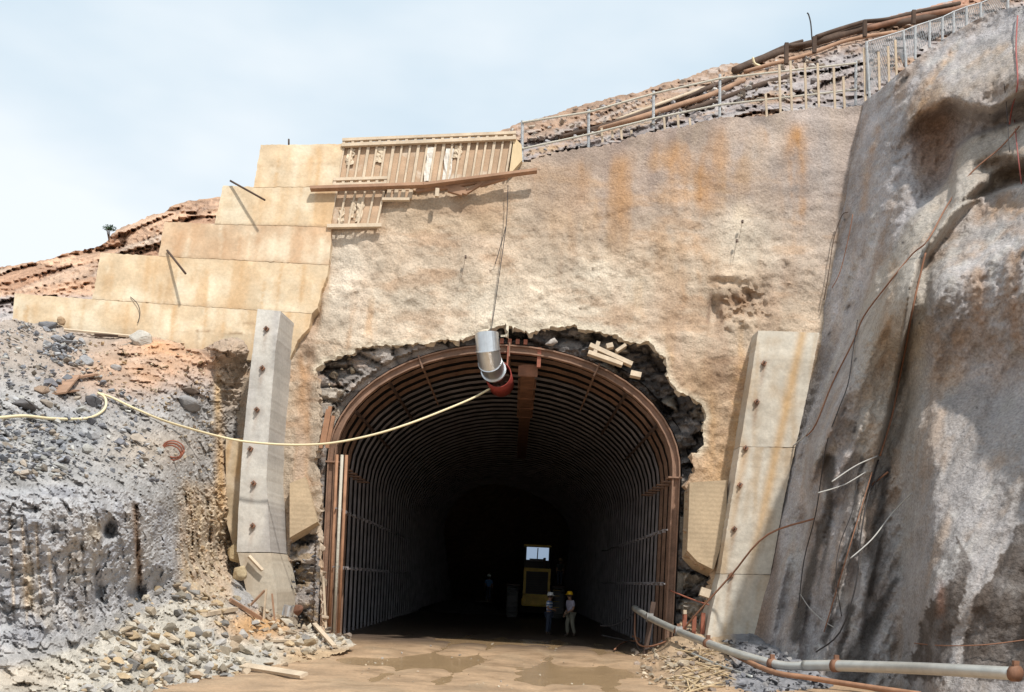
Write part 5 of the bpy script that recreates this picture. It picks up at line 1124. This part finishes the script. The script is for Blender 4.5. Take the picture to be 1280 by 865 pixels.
# ------------------------------------------------------------------ loose timber and scrap
def stick(name, m, a, b, w, t, fn, lab, cat='plank', grp=None, off=.08):
    A = P(*a, fn(*a)-off); B = P(*b, fn(*b)-off)
    return tag(MB().box(A, B, w, t, Vector((0, -.5, 1))).build(name, M[m]), lab, cat, grp)
bd = empty('wooden_boards', BP(95, 480, .1), 'pair of joined brown boards lying on the left bank', 'boards')
MB().box(BP(73, 492, .2), BP(92, 470, .2), .34, .04, Vector((0, -.7, .7))).build('board', M['plank'], bd); MB().box(BP(84, 474, .22), BP(118, 468, .22), .16, .05, Vector((0, -.7, .7))).build('board', M['plank'], bd); MB().box(BP(74, 491, .2), BP(96, 488, .2), .14, .04, Vector((0, -.7, .7))).build('board', M['plank'], bd)
stick('plank', 'wood', (80, 412), (162, 420), .12, .06, BKY, 'long board lying along the foot of the stepped concrete wall', off=.15)
stick('plank', 'dark_wood', (118, 418), (157, 420), .16, .08, BKY, 'dark board lying under the stepped concrete wall foot', off=.2)
stick('plank', 'wood', (254, 768), (294, 761), .16, .1, BKY, 'short pale plank lying left of the grey buttress foot', off=.15)
stick('plank', 'plank', (288, 750), (326, 773), .14, .1, BKY, 'brown beam leaning down across the orange dirt', off=.35)
stick('plank', 'wood', (304, 832), (380, 844), .2, .06, lambda a, b: gY(a, b, .1), 'pale plank lying at the edge of the muddy ground in front', off=0)
stick('plank', 'wood', (340, 801), (396, 800), .1, .06, BKY, 'thin pale plank lying flat on the orange dirt', off=.12)
stick('plank', 'wood', (393, 780), (418, 808), .12, .07, BKY, 'pale plank leaning at the foot of the left arch leg', off=.3)
stick('plank', 'wood', (404, 720), (408, 796), .07, .07, lambda a, b: 33.9, 'slim upright pale batten against the left arch leg', off=0)
stick('batten', 'wood', (311, 695), (328, 713), .1, .07, lambda a, b: 31.9, 'short pale batten fixed slantwise on the buttress base', off=0)
stick('batten', 'wood', (333, 736), (328, 792), .05, .05, lambda a, b: 30.6, 'thin upright stake in front of the buttress base', off=0)
stick('batten', 'plank', (340, 742), (345, 792), .05, .05, lambda a, b: 30.9, 'thin brown stake beside the upright stake at the buttress base', off=0)
stick('batten', 'plank', (305, 765), (331, 738), .06, .05, lambda a, b: 30.8, 'slanting brown prop against the buttress base', off=0)
o = MB().tube([BP(359, 770, .35), P(362, 757, BKY(359, 770)-.35)], .16, 16).build('metal_can', M['galv']); tag(o, 'small silver can standing by the grey buttress foot', 'can')
boulder(373, 762, 9, 8, (.20, .10, .065), 'rust brown lump beside the silver can', lambda a, b: BKY(368, 778)-.2, 21)
cw = MB()
for k in range(4):
    c0 = BP(214, 566, .18)+Vector((.02*k, -.03*k, .03*k)); rr = .24+.03*(k % 2); cw.tube([c0+Vector((rr*math.cos(t*math.pi/9), -.08*math.sin(t*math.pi/9)+.02*k, rr*.75*math.sin(t*math.pi/9))) for t in range(19)], .022, 5)
tag(cw.build('wire_coil', M['red_rust'], None, True), 'rusty coil of wire lying on the left bank', 'wire coil')
r = random.Random(44)
for k in range(38):
    x = r.gauss(868, 22); y = r.uniform(812, 862); L = r.uniform(7, 26); a = r.choice((r.gauss(.5, .3), r.gauss(2.5, .5), r.gauss(-.2, .2)))
    x = min(max(x, 815), 915); A = (x-L*math.cos(a), y-L*math.sin(a)*.6); B = (x+L*math.cos(a), y+L*math.sin(a)*.6)
    A = (min(max(A[0], 800), 930), min(max(A[1], 806), 868)); B = (min(max(B[0], 800), 930), min(max(B[1], 806), 868))
    o = stick('stick', 'straw_wood', A, B, r.uniform(.018, .05), r.uniform(.015, .03), HPY, 'splintered pale stick in the heap below the thick pipe', 'stick', 'splintered sticks below the thick pipe', r.uniform(.05, .3)) if 'straw_wood' in M else None
    if o is None:
        M['straw_wood'] = mat('straw_coloured_wood', (.40, .30, .18), rough=.85, var=.35, vscale=3, bumps=())

# bolt plates and scraps on the tan wall
for x, y, lab in ((582, 321, 'small dark bolt plate alone in the middle of the tan wall'), (921, 301, 'small dark bolt plate on the tan wall below the right orange streak'), (928, 277, 'dark spall plug on the tan wall near the slope')):
    q = MB(); q.box(FP(x-1.2, y, .26), FP(x+1.2, y, .26), .08, .08, FN); q.tube([FP(x, y, .26), FP(x-5, y+26, .24)], .006, 4); tag(q.build('bolt_plate', M['dark_rust']), lab, 'bolt plate')

# ------------------------------------------------------------------ camera, light, sky
cam = bpy.data.cameras.new('camera'); co = link(bpy.data.objects.new('camera', cam)); co.location = (0, 0, H)
cam.sensor_width = 36; cam.sensor_fit = 'HORIZONTAL'; cam.lens = 36*F/1280; cam.shift_x = (640-PX)/1280; cam.shift_y = (PY-432.5)/1280
co.rotation_euler = (R(90), -ROLL, 0); cam.clip_end = 3000; cam.clip_start = .1; SC.camera = co
SUN = Vector((.32, -.55, 1.0)).normalized()
el = math.asin(SUN.z); az = math.atan2(SUN.x, SUN.y)
ld = bpy.data.lights.new('sun', 'SUN'); ld.energy = 4.2; ld.angle = R(2.2); ld.color = (1, .95, .87)
lo = link(bpy.data.objects.new('sun', ld)); lo.rotation_euler = (-SUN).to_track_quat('-Z', 'Y').to_euler()
w = bpy.data.worlds.new('World'); SC.world = w; w.use_nodes = True; N = w.node_tree.nodes; L = w.node_tree.links
sky = N.new('ShaderNodeTexSky'); sky.sky_type = 'NISHITA'; sky.sun_disc = False; sky.sun_elevation = el; sky.sun_rotation = az; sky.dust_density = 2.0
tc = N.new('ShaderNodeTexCoord'); mp = N.new('ShaderNodeMapping'); mp.inputs['Scale'].default_value = (1, 1, 2.4); L.new(tc.outputs['Generated'], mp.inputs[0])
nz = N.new('ShaderNodeTexNoise'); nz.inputs['Scale'].default_value = 1.7; nz.inputs['Detail'].default_value = 5; nz.inputs['Roughness'].default_value = .5; L.new(mp.outputs[0], nz.inputs[0])
mp.inputs['Location'].default_value = (.3, 0, .2)
rg = N.new('ShaderNodeMapRange'); rg.inputs[1].default_value = .42; rg.inputs[2].default_value = .62; rg.inputs[3].default_value = 0; rg.inputs[4].default_value = .9; L.new(nz.outputs[0], rg.inputs[0])
mx = N.new('ShaderNodeMix'); mx.data_type = 'RGBA'; L.new(rg.outputs[0], mx.inputs[0]); hz = N.new('ShaderNodeMix'); hz.data_type = 'RGBA'; hz.inputs[0].default_value = .9; L.new(sky.outputs[0], hz.inputs[6]); hz.inputs[7].default_value = (5.5, 6.7, 7.6, 1)
L.new(hz.outputs[2], mx.inputs[6]); mx.inputs[7].default_value = (7.6, 8.0, 8.3, 1)
bg = N['Background']; L.new(mx.outputs[2], bg.inputs[0]); bg.inputs[1].default_value = .118
SC.view_settings.view_transform = 'Standard'; SC.view_settings.look = 'None'; SC.view_settings.exposure = .1; SC.view_settings.gamma = 1
